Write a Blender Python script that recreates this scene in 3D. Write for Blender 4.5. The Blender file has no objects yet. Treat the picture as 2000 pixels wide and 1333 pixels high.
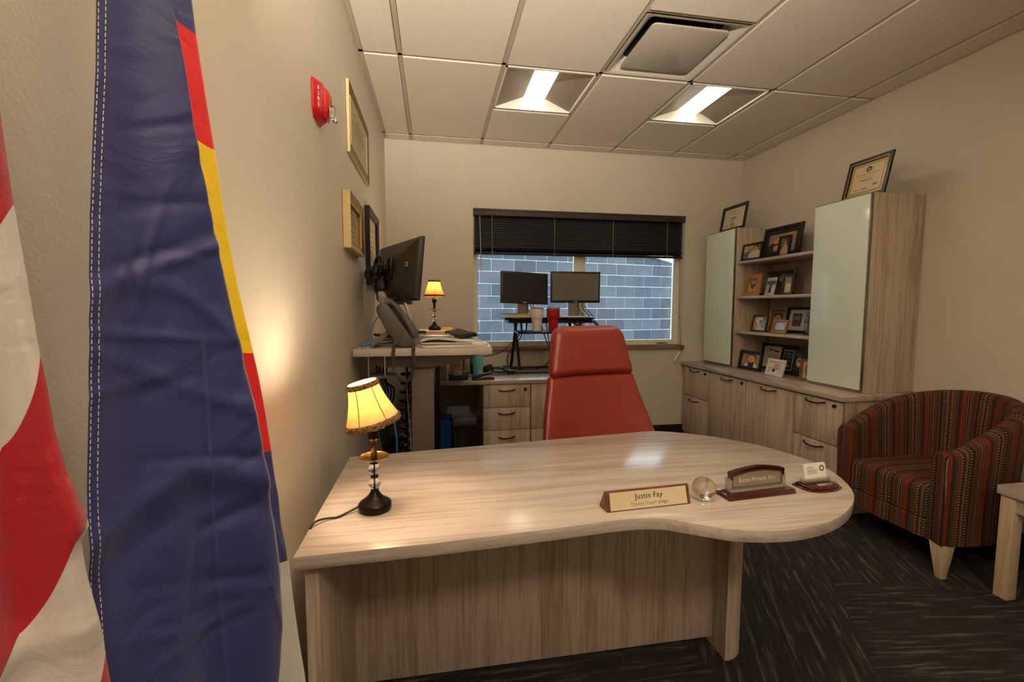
import bpy, bmesh, math, random
from mathutils import Vector, Matrix
random.seed(7)
S = bpy.context.scene
COL = S.collection
PI = math.pi

# ---------------------------------------------------------------- camera, sky, exposure
R_ = Vector((0.98534803, -0.17054739, 0.00168812))
U_ = Vector((0.0112446, 0.07483623, 0.99713244))
F_ = Vector((0.17018467, 0.9825035, -0.07565747))
cam = bpy.data.objects.new('camera', bpy.data.cameras.new('camera'))
COL.objects.link(cam)
cm = Matrix((R_, U_, -F_)).transposed().to_4x4()
cm.translation = (0.4056, -4.148, 1.294)
cam.matrix_world = cm
cam.data.sensor_width = 36.0
cam.data.lens = 880.0 / 2000.0 * 36.0
cam.data.clip_start = 0.02
S.camera = cam
w = bpy.data.worlds.new('overcast_sky')
S.world = w
w.use_nodes = True
w.node_tree.nodes['Background'].inputs[0].default_value = (0.80, 0.90, 1.0, 1)
w.node_tree.nodes['Background'].inputs[1].default_value = 3.2
S.view_settings.view_transform = 'Standard'
S.view_settings.look = 'None'
S.view_settings.gamma = 1.0
S.view_settings.exposure = 0.6
S.view_settings.use_curve_mapping = False
LENS_E = 12.0          # radiance of the two ceiling lenses over the window end
REAR_E = 130.0          # radiance of the one at the rear of the office
FILL_UPLIGHT_W = 760.0      # invented torchiere behind the camera, added to brighten the ceiling
BULB_W = 3.3

# ---------------------------------------------------------------- materials
def lin(c):
    if isinstance(c, str):
        c = c.lstrip('#'); c = [int(c[i:i+2], 16)/255 for i in (0, 2, 4)]
    return tuple((x/12.92 if x <= .04045 else ((x+.055)/1.055)**2.4) for x in c) + (1,)
MATS = {}
def base(name):
    m = bpy.data.materials.new(name); m.use_nodes = True
    MATS[name] = m
    return m, m.node_tree, m.node_tree.nodes['Principled BSDF']
def N(nt, typ, ins=None, **kw):
    n = nt.nodes.new(typ)
    for k, v in kw.items(): setattr(n, k, v)
    for k, v in (ins or {}).items():
        if isinstance(v, bpy.types.NodeSocket): nt.links.new(v, n.inputs[k])
        else: n.inputs[k].default_value = v
    return n
def ramp(nt, fac, stops, interp='LINEAR'):
    r = N(nt, 'ShaderNodeValToRGB', {0: fac})
    r.color_ramp.interpolation = interp
    e = r.color_ramp.elements
    while len(e) > 1: e.remove(e[-1])
    e[0].position, e[0].color = stops[0]
    for p, c in stops[1:]:
        q = e.new(p); q.color = c
    return r
def mul(c, k): return tuple(min(1, x*k) for x in c[:3]) + (1,)
def plain(name, col, rough=.5, metal=0., var=.06, scale=30., bump=0., bscale=None, spec=None, coat=0., **ins):
    if name in MATS: return MATS[name]
    m, nt, b = base(name)
    c = lin(col)
    tc = N(nt, 'ShaderNodeTexCoord')
    no = N(nt, 'ShaderNodeTexNoise', {'Vector': tc.outputs['Object'], 'Scale': scale, 'Detail': 3.})
    r = ramp(nt, no.outputs[0], [(.3, mul(c, 1-var)), (.7, mul(c, 1+var))])
    nt.links.new(r.outputs[0], b.inputs['Base Color'])
    b.inputs['Roughness'].default_value = rough
    b.inputs['Metallic'].default_value = metal
    if spec is not None: b.inputs['Specular IOR Level'].default_value = spec
    if coat: b.inputs['Coat Weight'].default_value = coat
    for k, v in ins.items(): b.inputs[k.replace('_', ' ')].default_value = v
    if bump:
        n2 = N(nt, 'ShaderNodeTexNoise', {'Vector': tc.outputs['Object'], 'Scale': bscale or scale, 'Detail': 4.})
        bp = N(nt, 'ShaderNodeBump', {'Strength': bump, 'Distance': .004, 'Height': n2.outputs[0]})
        nt.links.new(bp.outputs[0], b.inputs['Normal'])
    return m
def wood(name, light, dark, axis, rough=.42, fine=95., spec=.4, coat=0.):
    m, nt, b = base(name)
    tc = N(nt, 'ShaderNodeTexCoord')
    sc = [1., 1., 1.]
    sc['xyz'.index(axis)] = .045
    mp = N(nt, 'ShaderNodeMapping', {'Vector': tc.outputs['Object'], 'Scale': sc})
    n1 = N(nt, 'ShaderNodeTexNoise', {'Vector': mp.outputs[0], 'Scale': fine, 'Detail': 6., 'Roughness': .6})
    n2 = N(nt, 'ShaderNodeTexNoise', {'Vector': mp.outputs[0], 'Scale': fine*.2, 'Detail': 3., 'Roughness': .5})
    mx = N(nt, 'ShaderNodeMath', {0: n1.outputs[0], 1: n2.outputs[0]}, operation='ADD')
    hf = N(nt, 'ShaderNodeMath', {0: mx.outputs[0], 1: .5}, operation='MULTIPLY')
    l, d = lin(light), lin(dark)
    mid = tuple((a+c)/2 for a, c in zip(l, d))
    r = ramp(nt, hf.outputs[0], [(.34, d), (.45, mid), (.52, l), (.7, mul(l, 1.08))])
    nt.links.new(r.outputs[0], b.inputs['Base Color'])
    b.inputs['Roughness'].default_value = rough
    b.inputs['Specular IOR Level'].default_value = spec
    if coat:
        b.inputs['Coat Weight'].default_value = coat; b.inputs['Coat Roughness'].default_value = .12
    bp = N(nt, 'ShaderNodeBump', {'Strength': .12, 'Distance': .001, 'Height': n1.outputs[0]})
    nt.links.new(bp.outputs[0], b.inputs['Normal'])
    return m
def emit(name, col, strength):
    m, nt, b = base(name)
    b.inputs['Emission Color'].default_value = lin(col); b.inputs['Emission Strength'].default_value = strength
    b.inputs['Base Color'].default_value = lin(col)
    return m
def glassy(name, col=(1, 1, 1), rough=.02, ior=1.5):
    m, nt, b = base(name)
    b.inputs['Base Color'].default_value = tuple(col)+(1,)
    b.inputs['Transmission Weight'].default_value = 1.; b.inputs['Roughness'].default_value = rough; b.inputs['IOR'].default_value = ior
    return m

WOOD_X = wood('laminate_grain_across', '#bfb1a5', '#a49485', 'x', rough=.2, spec=.5)
WOOD_Y = wood('laminate_grain_deep', '#c0b1a4', '#a08c7b', 'y', rough=.30, spec=.5)
WOOD_Z = wood('laminate_grain_upright', '#ccb9a5', '#a1886f', 'z', rough=.40)
CRED_TOP = wood('credenza_top_laminate', '#b9a89b', '#988477', 'y', rough=.16, spec=.55)
CRED_TOPX = wood('low_credenza_top_laminate', '#b5a293', '#947f71', 'x', rough=.22, spec=.5)
SILL_W = wood('sill_brown_laminate', '#8f745c', '#6b523e', 'x', rough=.4)
PALE_W = wood('pale_leg_wood', '#c9b294', '#b09674', 'z', rough=.45)
WALNUT = wood('walnut_wood', '#7a4a2c', '#4a2915', 'x', rough=.35)
ROSEW = wood('rosewood_lacquer', '#4a130c', '#200605', 'x', rough=.12, coat=.6)
HONEY = wood('honey_oak_wood', '#b06f2c', '#8a4f1a', 'z', rough=.4)
WALL = plain('painted_wall', '#d6ccba', rough=.5, var=.02, scale=4, bump=.22, bscale=170, spec=.35)
CEIL = plain('ceiling_tile_fibre', '#e6dccd', rough=.95, var=.03, scale=60, bump=.3, bscale=260, spec=.1)
RAIL = plain('ceiling_grid_metal', '#bfb09c', rough=.5, var=.02)
WHITE = plain('white_painted_metal', '#e8e2d6', rough=.4, var=.02)
DIFF = plain('diffuser_white_metal', '#d8d0c4', rough=.35, var=.02)
BLACKP = plain('black_plastic', '#16140f', rough=.42, var=.1)
BLACKM = plain('black_satin_metal', '#12100d', rough=.3, metal=.3, var=.1)
DKGREY = plain('dark_grey_plastic', '#2c2822', rough=.4, var=.06)
PHONE = plain('phone_grey_plastic', '#575049', rough=.4, var=.05)
TAUPE = plain('taupe_metal', '#6f6357', rough=.42, var=.03)
SILVER = plain('brushed_silver', '#c9c4ba', rough=.28, metal=.9, var=.03)
CHROME = plain('chrome', '#d8d6d2', rough=.1, metal=1., var=.02)
BRASS = plain('polished_brass', '#c89a4c', rough=.22, metal=1., var=.05)
GILT_EDGE = plain('pale_gilt_edge', '#e6cf9a', rough=.35, metal=.45, var=.05)
GOLD = plain('gilt_frame', '#b98f4a', rough=.32, metal=.85, var=.14, scale=60)
BRONZE = plain('dark_bronze', '#251a12', rough=.32, metal=.7, var=.15)
LEATHER = plain('red_leather', '#9a3023', rough=.36, var=.05, scale=8, bump=.12, bscale=420, spec=.7, coat=.25, Coat_Roughness=.35)
PAPER = plain('white_paper', '#e9e3d8', rough=.8, var=.02)
CREAM = plain('cream_card', '#d9c6a2', rough=.8, var=.03)
INK = plain('black_ink', '#1c1712', rough=.6, var=.02)
GREYINK = plain('grey_ink', '#7c725f', rough=.7, var=.02)
GASKET = plain('shadow_gap_black', '#0b0907', rough=.8, var=.02)
BASEB = plain('black_baseboard_rubber', '#1b1713', rough=.55, var=.05)
CRYSTAL = glassy('crystal_glass')

# frosted glass doors (back-painted glass)
FROST = plain('frosted_green_glass', '#e2efe1', rough=.12, var=.01, spec=.6)

def carpet():
    m, nt, b = base('streaked_carpet')
    tc = N(nt, 'ShaderNodeTexCoord')
    vo = N(nt, 'ShaderNodeTexVoronoi', {'Vector': tc.outputs['Object'], 'Scale': 1.35, 'Randomness': .8}, voronoi_dimensions='2D')
    sx = N(nt, 'ShaderNodeSeparateColor', {0: vo.outputs['Color']})
    an = N(nt, 'ShaderNodeMath', {0: sx.outputs[0], 1: 6.28}, operation='MULTIPLY')
    rt = N(nt, 'ShaderNodeVectorRotate', {'Vector': tc.outputs['Object'], 'Angle': an.outputs[0]}, rotation_type='Z_AXIS')
    mp = N(nt, 'ShaderNodeMapping', {'Vector': rt.outputs[0], 'Scale': (3.0, 36., 1.)})
    n1 = N(nt, 'ShaderNodeTexNoise', {'Vector': mp.outputs[0], 'Scale': 1.4, 'Detail': 5., 'Roughness': .62})
    r1 = ramp(nt, n1.outputs[0], [(.40, lin('#34312d')), (.54, lin('#3e3a35')), (.65, lin('#696155')), (.8, lin('#7c7365'))])
    n2 = N(nt, 'ShaderNodeTexNoise', {'Vector': tc.outputs['Object'], 'Scale': 420., 'Detail': 2.})
    mx = N(nt, 'ShaderNodeMix', {0: .35, 6: r1.outputs[0], 7: n2.outputs['Color']}, data_type='RGBA', blend_type='MULTIPLY')
    nt.links.new(mx.outputs[2], b.inputs['Base Color'])
    b.inputs['Roughness'].default_value = .95; b.inputs['Specular IOR Level'].default_value = .1
    bp = N(nt, 'ShaderNodeBump', {'Strength': .6, 'Distance': .004, 'Height': n2.outputs[0]})
    nt.links.new(bp.outputs[0], b.inputs['Normal'])
    return m
CARPET = carpet()

def pane():
    m, nt, b = base('window_pane_glass')
    nt.nodes.remove(b)
    tr = N(nt, 'ShaderNodeBsdfTransparent', {0: (.93, .96, .97, 1)})
    gl = N(nt, 'ShaderNodeBsdfGlossy', {'Roughness': .01})
    fr = N(nt, 'ShaderNodeFresnel', {'IOR': 1.5})
    k = N(nt, 'ShaderNodeMath', {0: fr.outputs[0], 1: 1.9}, operation='MULTIPLY')
    mx = N(nt, 'ShaderNodeMixShader', {0: k.outputs[0], 1: tr.outputs[0], 2: gl.outputs[0]})
    nt.links.new(mx.outputs[0], nt.nodes['Material Output'].inputs[0])
    return m
PANE = pane()

def shade_mat():
    m, nt, b = base('silk_lamp_shade')
    tc = N(nt, 'ShaderNodeTexCoord')
    no = N(nt, 'ShaderNodeTexNoise', {'Vector': tc.outputs['Object'], 'Scale': 60.})
    r = ramp(nt, no.outputs[0], [(.3, lin('#ecc996')), (.7, lin('#f2d6a8'))])
    nt.nodes.remove(b)
    d = N(nt, 'ShaderNodeBsdfDiffuse', {0: r.outputs[0]})
    t = N(nt, 'ShaderNodeBsdfTranslucent', {0: lin('#eec48c')})
    mx = N(nt, 'ShaderNodeMixShader', {0: .42, 1: d.outputs[0], 2: t.outputs[0]})
    nt.links.new(mx.outputs[0], nt.nodes['Material Output'].inputs[0])
    return m
SHADE = shade_mat()
def trim_mat():
    m, nt, b = base('braided_gold_trim')
    tc = N(nt, 'ShaderNodeTexCoord')
    vo = N(nt, 'ShaderNodeTexVoronoi', {'Vector': tc.outputs['Object'], 'Scale': 260.})
    r = ramp(nt, vo.outputs['Distance'], [(.1, lin('#b98a45')), (.7, lin('#4a2f12'))])
    nt.links.new(r.outputs[0], b.inputs['Base Color']); b.inputs['Roughness'].default_value = .6
    bp = N(nt, 'ShaderNodeBump', {'Strength': .8, 'Distance': .002, 'Height': vo.outputs['Distance']}, invert=True)
    nt.links.new(bp.outputs[0], b.inputs['Normal'])
    return m
TRIM = trim_mat()

def stripes():
    m, nt, b = base('striped_upholstery')
    uv = N(nt, 'ShaderNodeUVMap'); uv.uv_map = 'UVMap'
    sp = N(nt, 'ShaderNodeSeparateXYZ', {0: uv.outputs[0]})
    def fr(src, k):
        a = N(nt, 'ShaderNodeMath', {0: src, 1: k}, operation='MULTIPLY')
        return N(nt, 'ShaderNodeMath', {0: a.outputs[0]}, operation='FRACT').outputs[0]
    f = fr(sp.outputs[0], 1/.175)
    B, O, T, G, RD, TN, DK = [lin(c) for c in ('#33231b', '#763820', '#6f5d4a', '#443d35', '#76231a', '#8c7256', '#201712')]
    r = ramp(nt, f, [(0, O), (.05, RD), (.075, O), (.12, B), (.15, TN), (.165, B), (.21, T), (.225, O), (.27, G), (.345, DK), (.36, O), (.40, RD), (.415, B),
                     (.47, DK), (.55, G), (.60, TN), (.615, O), (.66, B), (.70, TN), (.76, B), (.78, O), (.83, G), (.92, DK), (.95, RD), (.975, B)], 'CONSTANT')
    # dashed ticks inside the dark bands
    v = fr(sp.outputs[1], 1/.0135)
    tick = N(nt, 'ShaderNodeMath', {0: v, 1: .5}, operation='GREATER_THAN')
    def band(a, c):
        p = N(nt, 'ShaderNodeMath', {0: f, 1: a}, operation='GREATER_THAN'); q = N(nt, 'ShaderNodeMath', {0: f, 1: c}, operation='LESS_THAN')
        return N(nt, 'ShaderNodeMath', {0: p.outputs[0], 1: q.outputs[0]}, operation='MULTIPLY').outputs[0]
    k1 = N(nt, 'ShaderNodeMath', {0: band(.475, .545), 1: tick.outputs[0]}, operation='MULTIPLY')
    k2 = N(nt, 'ShaderNodeMath', {0: band(.70, .755), 1: tick.outputs[0]}, operation='MULTIPLY')
    m1 = N(nt, 'ShaderNodeMix', {0: k1.outputs[0], 6: r.outputs[0], 7: lin('#76683f')}, data_type='RGBA')
    m2 = N(nt, 'ShaderNodeMix', {0: k2.outputs[0], 6: m1.outputs[2], 7: lin('#2a1a10')}, data_type='RGBA')
    nt.links.new(m2.outputs[2], b.inputs['Base Color'])
    b.inputs['Roughness'].default_value = .85; b.inputs['Specular IOR Level'].default_value = .2
    tc = N(nt, 'ShaderNodeTexCoord')
    no = N(nt, 'ShaderNodeTexNoise', {'Vector': tc.outputs['Object'], 'Scale': 500.})
    bp = N(nt, 'ShaderNodeBump', {'Strength': .3, 'Distance': .002, 'Height': no.outputs[0]})
    nt.links.new(bp.outputs[0], b.inputs['Normal'])
    return m
STRIPE = stripes()

def cloth(name, build):
    m, nt, b = base(name)
    uv = N(nt, 'ShaderNodeUVMap'); uv.uv_map = 'UVMap'
    sp = N(nt, 'ShaderNodeSeparateXYZ', {0: uv.outputs[0]})
    col = build(nt, sp)
    nt.links.new(col, b.inputs['Base Color'])
    b.inputs['Roughness'].default_value = .55; b.inputs['Sheen Weight'].default_value = .25
    tc = N(nt, 'ShaderNodeTexCoord')
    wv = N(nt, 'ShaderNodeTexNoise', {'Vector': tc.outputs['Object'], 'Scale': 16., 'Detail': 5., 'Roughness': .55, 'Distortion': .8})
    bp = N(nt, 'ShaderNodeBump', {'Strength': .3, 'Distance': .012, 'Height': wv.outputs[0]})
    w2 = N(nt, 'ShaderNodeTexNoise', {'Vector': tc.outputs['Object'], 'Scale': 900., 'Detail': 1.})
    b2 = N(nt, 'ShaderNodeBump', {'Strength': .12, 'Distance': .0006, 'Height': w2.outputs[0], 'Normal': bp.outputs[0]})
    nt.links.new(b2.outputs[0], b.inputs['Normal'])
    return m
BLUEC = '#3c3f70'
def _blue(nt, sp):
    tc = N(nt, 'ShaderNodeTexCoord')
    no = N(nt, 'ShaderNodeTexNoise', {'Vector': tc.outputs['Object'], 'Scale': 7., 'Detail': 4.})
    return ramp(nt, no.outputs[0], [(.3, lin('#2a2e64')), (.7, lin('#343974'))]).outputs[0]
FLAG_BLUE = cloth('navy_flag_nylon', _blue)
def _strip(nt, sp):   # second fold of the state flag: blue, white sliver, red, gold, red, blue, white
    a = N(nt, 'ShaderNodeMath', {0: sp.outputs[0], 1: sp.outputs[1]}, operation='ADD')
    W, RD, GD, BL = lin('#cfc9c0'), lin('#ea1216'), lin('#ffd400'), lin('#30356c')
    return ramp(nt, a.outputs[0], [(0, W), (.322, BL), (.431, RD), (.522, GD), (.684, RD), (.7675, BL)], 'CONSTANT').outputs[0]
FLAG_STRIP = cloth('state_flag_nylon', _strip)
def _us(nt, sp):
    fl = N(nt, 'ShaderNodeMath', {0: sp.outputs[1], 1: 2.}, operation='MODULO')
    gt = N(nt, 'ShaderNodeMath', {0: fl.outputs[0], 1: 1.}, operation='GREATER_THAN')
    return N(nt, 'ShaderNodeMix', {0: gt.outputs[0], 6: lin('#b00a1e'), 7: lin('#d0c5bb')}, data_type='RGBA').outputs[2]
FLAG_US = cloth('striped_flag_nylon', _us)

# ---------------------------------------------------------------- mesh helpers
MW = {}                       # world matrix of every thing / part made so far
def crm(pts, n=8):            # smooth path through points
    P = [Vector(p) for p in pts]; out = []
    for i in range(len(P)-1):
        a, b, c, d = P[max(i-1, 0)], P[i], P[i+1], P[min(i+2, len(P)-1)]
        for k in range(n):
            t = k/n
            out.append(.5*((2*b)+(c-a)*t+(2*a-5*b+4*c-d)*t*t+(3*b-a-3*c+d)*t**3))
    return out+[P[-1]]
class MB:
    def __init__(s): s.v = []; s.f = []; s.m = []; s.uv = {}; s.cur = 0
    def add(s, vs, fs, uvs=None):
        o = len(s.v); s.v += [Vector(p) for p in vs]
        for f in fs: s.f.append([o+i for i in f]); s.m.append(s.cur)
        if uvs:
            for i, t in enumerate(uvs): s.uv[o+i] = t
        return s
    def box(s, x0, x1, y0, y1, z0, z1):
        x0, x1 = sorted((x0, x1)); y0, y1 = sorted((y0, y1)); z0, z1 = sorted((z0, z1))
        v = [(x, y, z) for z in (z0, z1) for y in (y0, y1) for x in (x0, x1)]
        return s.add(v, [(0, 2, 3, 1), (4, 5, 7, 6), (0, 1, 5, 4), (2, 6, 7, 3), (0, 4, 6, 2), (1, 3, 7, 5)])
    def prism(s, poly, a, b, axis='z'):   # poly CCW seen from +axis
        n = len(poly)
        def P(p, h):
            return {'z': (p[0], p[1], h), 'y': (p[0], h, p[1]), 'x': (h, p[0], p[1])}[axis]
        v = [P(p, a) for p in poly]+[P(p, b) for p in poly]
        f = [list(range(n))[::-1], list(range(n, 2*n))]+[(i, (i+1) % n, n+(i+1) % n, n+i) for i in range(n)]
        if axis == 'y': f = [list(q)[::-1] for q in f]
        return s.add(v, f)
    def loft(s, rings, cap=True, closed=True):
        n = len(rings[0]); v = [p for r in rings for p in r]; f = []
        for i in range(len(rings)-1):
            for j in range(n if closed else n-1):
                k = (j+1) % n
                f.append((i*n+j, i*n+k, (i+1)*n+k, (i+1)*n+j))
        if cap: f += [list(range(n))[::-1], [(len(rings)-1)*n+j for j in range(n)]]
        return s.add(v, f)
    def lathe(s, prof, n=24, c=(0, 0, 0), cap=True, M=None):
        rings = []
        for r, z in prof:
            ring = [Vector((r*math.cos(2*PI*k/n), r*math.sin(2*PI*k/n), z)) for k in range(n)]
            rings.append([(M @ p if M else p)+Vector(c) for p in ring])
        return s.loft(rings, cap)
    def tube(s, path, r, n=8, cap=True):
        P = [Vector(p) for p in path]; rings = []
        up = Vector((0, 0, 1)); prev = None
        for i, p in enumerate(P):
            t = (P[min(i+1, len(P)-1)]-P[max(i-1, 0)]).normalized()
            if prev is None:
                a = t.cross(up)
                if a.length < 1e-3: a = t.cross(Vector((1, 0, 0)))
            else:
                a = prev-t*prev.dot(t)
                if a.length < 1e-6: a = t.cross(up)
            a.normalize(); b = t.cross(a); prev = a
            rr = r[i] if isinstance(r, (list, tuple)) else r
            rings.append([p+(a*math.cos(2*PI*k/n)+b*math.sin(2*PI*k/n))*rr for k in range(n)])
        return s.loft(rings, cap)
    def sphere(s, c, r, n=16, sz=1.):
        m = n//2
        prof = [(max(1e-4, r*math.sin(PI*i/m)), -r*sz*math.cos(PI*i/m)) for i in range(m+1)]
        return s.lathe(prof, n, c)
    def grid(s, fn, nu, nv, uv=None):
        v = []; t = []
        for i in range(nu+1):
            for j in range(nv+1):
                v.append(fn(i/nu, j/nv))
                if uv: t.append(uv(i/nu, j/nv))
        f = [(i*(nv+1)+j, (i+1)*(nv+1)+j, (i+1)*(nv+1)+j+1, i*(nv+1)+j+1) for i in range(nu) for j in range(nv)]
        return s.add(v, f, t or None)
    def xf(s, M):
        s.v = [M @ p for p in s.v]; return s
    def build(s, name, mats, parent=None, bevel=0., smooth=None, seg=2, world=False, local=None):
        """local: matrix of the new object inside its parent"""
        if not isinstance(mats, (list, tuple)): mats = [mats]
        vs = s.v
        if world and parent is not None:
            inv = MW[parent.name].inverted(); vs = [inv @ p for p in vs]
        me = bpy.data.meshes.new(name)
        me.from_pydata([tuple(p) for p in vs], [], s.f)
        for m in mats: me.materials.append(m)
        me.polygons.foreach_set('material_index', s.m)
        if s.uv:
            l = me.uv_layers.new(name='UVMap')
            for lp in me.loops: l.data[lp.index].uv = s.uv.get(lp.vertex_index, (0, 0))
        if bevel or True:
            bm = bmesh.new(); bm.from_mesh(me)
            if not s.uv: bmesh.ops.recalc_face_normals(bm, faces=bm.faces)
            if bevel:
                es = [e for e in bm.edges if len(e.link_faces) == 2 and e.calc_face_angle(0) > .5]
                bmesh.ops.bevel(bm, geom=es, offset=bevel, segments=seg, affect='EDGES', profile=.5, clamp_overlap=True)
            bm.to_mesh(me); bm.free()
        if smooth is None: smooth = bool(bevel)
        if smooth:
            me.polygons.foreach_set('use_smooth', [True]*len(me.polygons))
            me.set_sharp_from_angle(angle=math.radians(38 if smooth is True else smooth))
        o = bpy.data.objects.new(name, me); COL.objects.link(o)
        m = Matrix.Identity(4)
        if parent is not None:
            o.parent = parent; m = MW[parent.name].copy()
        if local is not None: o.matrix_local = local; m = m @ local
        MW[o.name] = m
        return o
def tag(o, label=None, cat=None, group=None, kind=None):
    if label: o['label'] = label
    if cat: o['category'] = cat
    if group: o['group'] = group
    if kind: o['kind'] = kind
    return o
def thing(name, label, cat, loc=(0, 0, 0), rotz=0., group=None, lean=0.):
    o = bpy.data.objects.new(name, None); COL.objects.link(o)
    o.empty_display_size = .05
    o.location = loc; o.rotation_euler = (-lean, 0, rotz)
    MW[o.name] = Matrix.Translation(Vector(loc)) @ Matrix.Rotation(rotz, 4, 'Z') @ Matrix.Rotation(-lean, 4, 'X')
    return tag(o, label, cat, group)
def structure(name, mb, mats, **kw):
    return tag(mb.build(name, mats, **kw), kind='structure')
def link_child(name, me, parent, loc=(0, 0, 0), rot=None):
    o = bpy.data.objects.new(name, me); COL.objects.link(o); o.parent = parent; o.location = loc
    if rot: o.rotation_euler = rot
    MW[o.name] = MW[parent.name] @ Matrix.Translation(Vector(loc))
    return o
def copy_tree(o, parent=None):
    c = o.copy(); COL.objects.link(c); c.parent = parent
    for ch in list(o.children): copy_tree(ch, c)
    return c
def lettering(body, size, mat, parent, M, name='lettering', spacing=1.0, sx=1.0):
    cu = bpy.data.curves.new('txt', 'FONT'); cu.body = body; cu.size = size; cu.align_x = 'CENTER'; cu.align_y = 'CENTER'
    cu.extrude = .0002; cu.space_character = spacing; cu.resolution_u = 3
    ob = bpy.data.objects.new('txt', cu); COL.objects.link(ob)
    me = bpy.data.meshes.new_from_object(ob.evaluated_get(bpy.context.evaluated_depsgraph_get()))
    bpy.data.objects.remove(ob); bpy.data.curves.remove(cu)
    me.transform(Matrix.Diagonal((sx, 1, 1, 1)))
    me.materials.clear(); me.materials.append(mat); me.name = name
    o = bpy.data.objects.new(name, me); COL.objects.link(o); o.parent = parent; o.matrix_local = M
    MW[o.name] = MW[parent.name] @ M
    return o
def basis(o, x, y):           # matrix whose local X, Y lie along x, y at point o
    x = Vector(x).normalized(); y = Vector(y).normalized(); z = x.cross(y)
    m = Matrix((x, y, z)).transposed().to_4x4(); m.translation = o
    return m
def coil(path, R, turns, per=10):
    P = crm(path, 24); L = [0]
    for a, b in zip(P, P[1:]): L.append(L[-1]+(b-a).length)
    out = []; n = int(turns*per); k = 0
    prev = None
    for i in range(n+1):
        d = L[-1]*i/n
        while k < len(P)-2 and L[k+1] < d: k += 1
        t = (d-L[k])/max(1e-9, L[k+1]-L[k]); p = P[k].lerp(P[k+1], t); tg = (P[k+1]-P[k]).normalized()
        a = (prev-tg*prev.dot(tg)) if prev else tg.cross(Vector((0, 1, 0)))
        if a.length < 1e-4: a = tg.cross(Vector((1, 0, 0)))
        a.normalize(); prev = a; b = tg.cross(a); th = 2*PI*i/per
        out.append(p+(a*math.cos(th)+b*math.sin(th))*R)
    return out
def ell(cx, cy, rx, ry, n=20): return [(cx+rx*math.cos(2*PI*k/n), cy+ry*math.sin(2*PI*k/n)) for k in range(n)]

# ---------------------------------------------------------------- room shell
XR, YB, YF, ZC = 3.455, 0.0, -6.8, 2.742
WX0, WX1, WZ0, WZ1 = .765, 2.85, .915, 2.185
structure('floor', MB().box(-.1, XR+.1, YF-.1, .2, -.06, 0), CARPET)
structure('wall_left', MB().box(-.12, 0, YF-.1, .2, 0, 2.95), WALL)
structure('wall_right', MB().box(XR, XR+.12, YF-.1, .2, 0, 2.95), WALL)
structure('wall_rear', MB().box(-.12, XR+.12, YF-.12, YF, 0, 2.95), WALL)
bw = MB()
bw.box(-.1, WX0, 0, .16, 0, 2.95).box(WX1, XR+.1, 0, .16, 0, 2.95).box(WX0, WX1, 0, .16, 0, WZ0).box(WX0, WX1, 0, .16, WZ1, 2.95)
structure('wall_back', bw, WALL)
structure('baseboard_back', MB().box(0, XR, -.008, 0, 0, .11), BASEB, bevel=.002)
structure('baseboard_left', MB().box(0, .008, YF, -.01, 0, .11), BASEB, bevel=.002)
structure('baseboard_right', MB().box(XR-.008, XR, YF, -.01, 0, .11), BASEB, bevel=.002)

# suspended ceiling: recessed rails, every tile its own piece
GX0, GY0, G = .2286, -1.3573, .6096
ceil = structure('ceiling', MB().box(-.1, XR+.1, YF-.1, .2, 2.86, 2.95), RAIL)
RW = .024
xs = [GX0+i*G for i in range(6)]
ys = [GY0+2*G]+[GY0-2*G*k for k in range(0, 5)]
def rail(x0, x1, y0, y1):
    MB().box(x0, x1, y0, y1, ZC+.008, ZC+.04).build('grid_rail', RAIL, ceil)
for x in xs: rail(x-RW/2, x+RW/2, YF, 0)
for y in ys: rail(0, XR, y-RW/2, y+RW/2)
rail(0, .022, YF, 0); rail(XR-.01, XR, YF, 0); rail(0, XR, -.01, 0)
colx = [(.022, xs[0]-RW/2)]+[(xs[i]+RW/2, xs[i+1]-RW/2) for i in range(5)]+[(xs[5]+RW/2, XR-.01)]
yl = sorted(ys)
rowy = [(YF+.01, yl[0]-RW/2)]+[(yl[i]+RW/2, yl[i+1]-RW/2) for i in range(len(yl)-1)]+[(yl[-1]+RW/2, -.01)]
TM = {}
def tile(x0, x1, y0, y1):
    g = .003
    x0 += g; x1 -= g; y0 += g; y1 -= g
    key = (round(x1-x0, 3), round(y1-y0, 3))
    if key not in TM:
        a, b = (x1-x0)/2, (y1-y0)/2
        o = MB().box(-a, a, -b, b, 0, .03).build('ceiling_tile', CEIL, ceil, bevel=.002, seg=1)
        o.location = ((x0+x1)/2, (y0+y1)/2, ZC); TM[key] = o.data
    else:
        link_child('ceiling_tile', TM[key], ceil, ((x0+x1)/2, (y0+y1)/2, ZC))
FIX = {(1, 0, 1): 'near', (3, 0, 1): 'near', (2, -1, 0): 'vent'}
special = [(1, GY0, GY0+G), (3, GY0, GY0+G), (2, GY0-G, GY0), (1, GY0-8*G+.61, GY0-7*G+.61)]
special[3] = (1, GY0-7*G, GY0-6*G)
for ci, (x0, x1) in enumerate(colx):
    for (y0, y1) in rowy:
        cut = [q for q in special if q[0] == ci-1 and y0-.05 < (q[1]+q[2])/2 < y1+.05]
        if not cut: tile(x0, x1, y0, y1)
        else:
            q = cut[0]
            if q[1] < y0+.1:   # fixture in the near half
                rail(x0, x1, q[2]-RW/2, q[2]+RW/2); tile(x0, x1, q[2]+RW/2, y1)
            else:
                rail(x0, x1, q[1]-RW/2, q[1]+RW/2); tile(x0, x1, y0, q[1]-RW/2)

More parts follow.
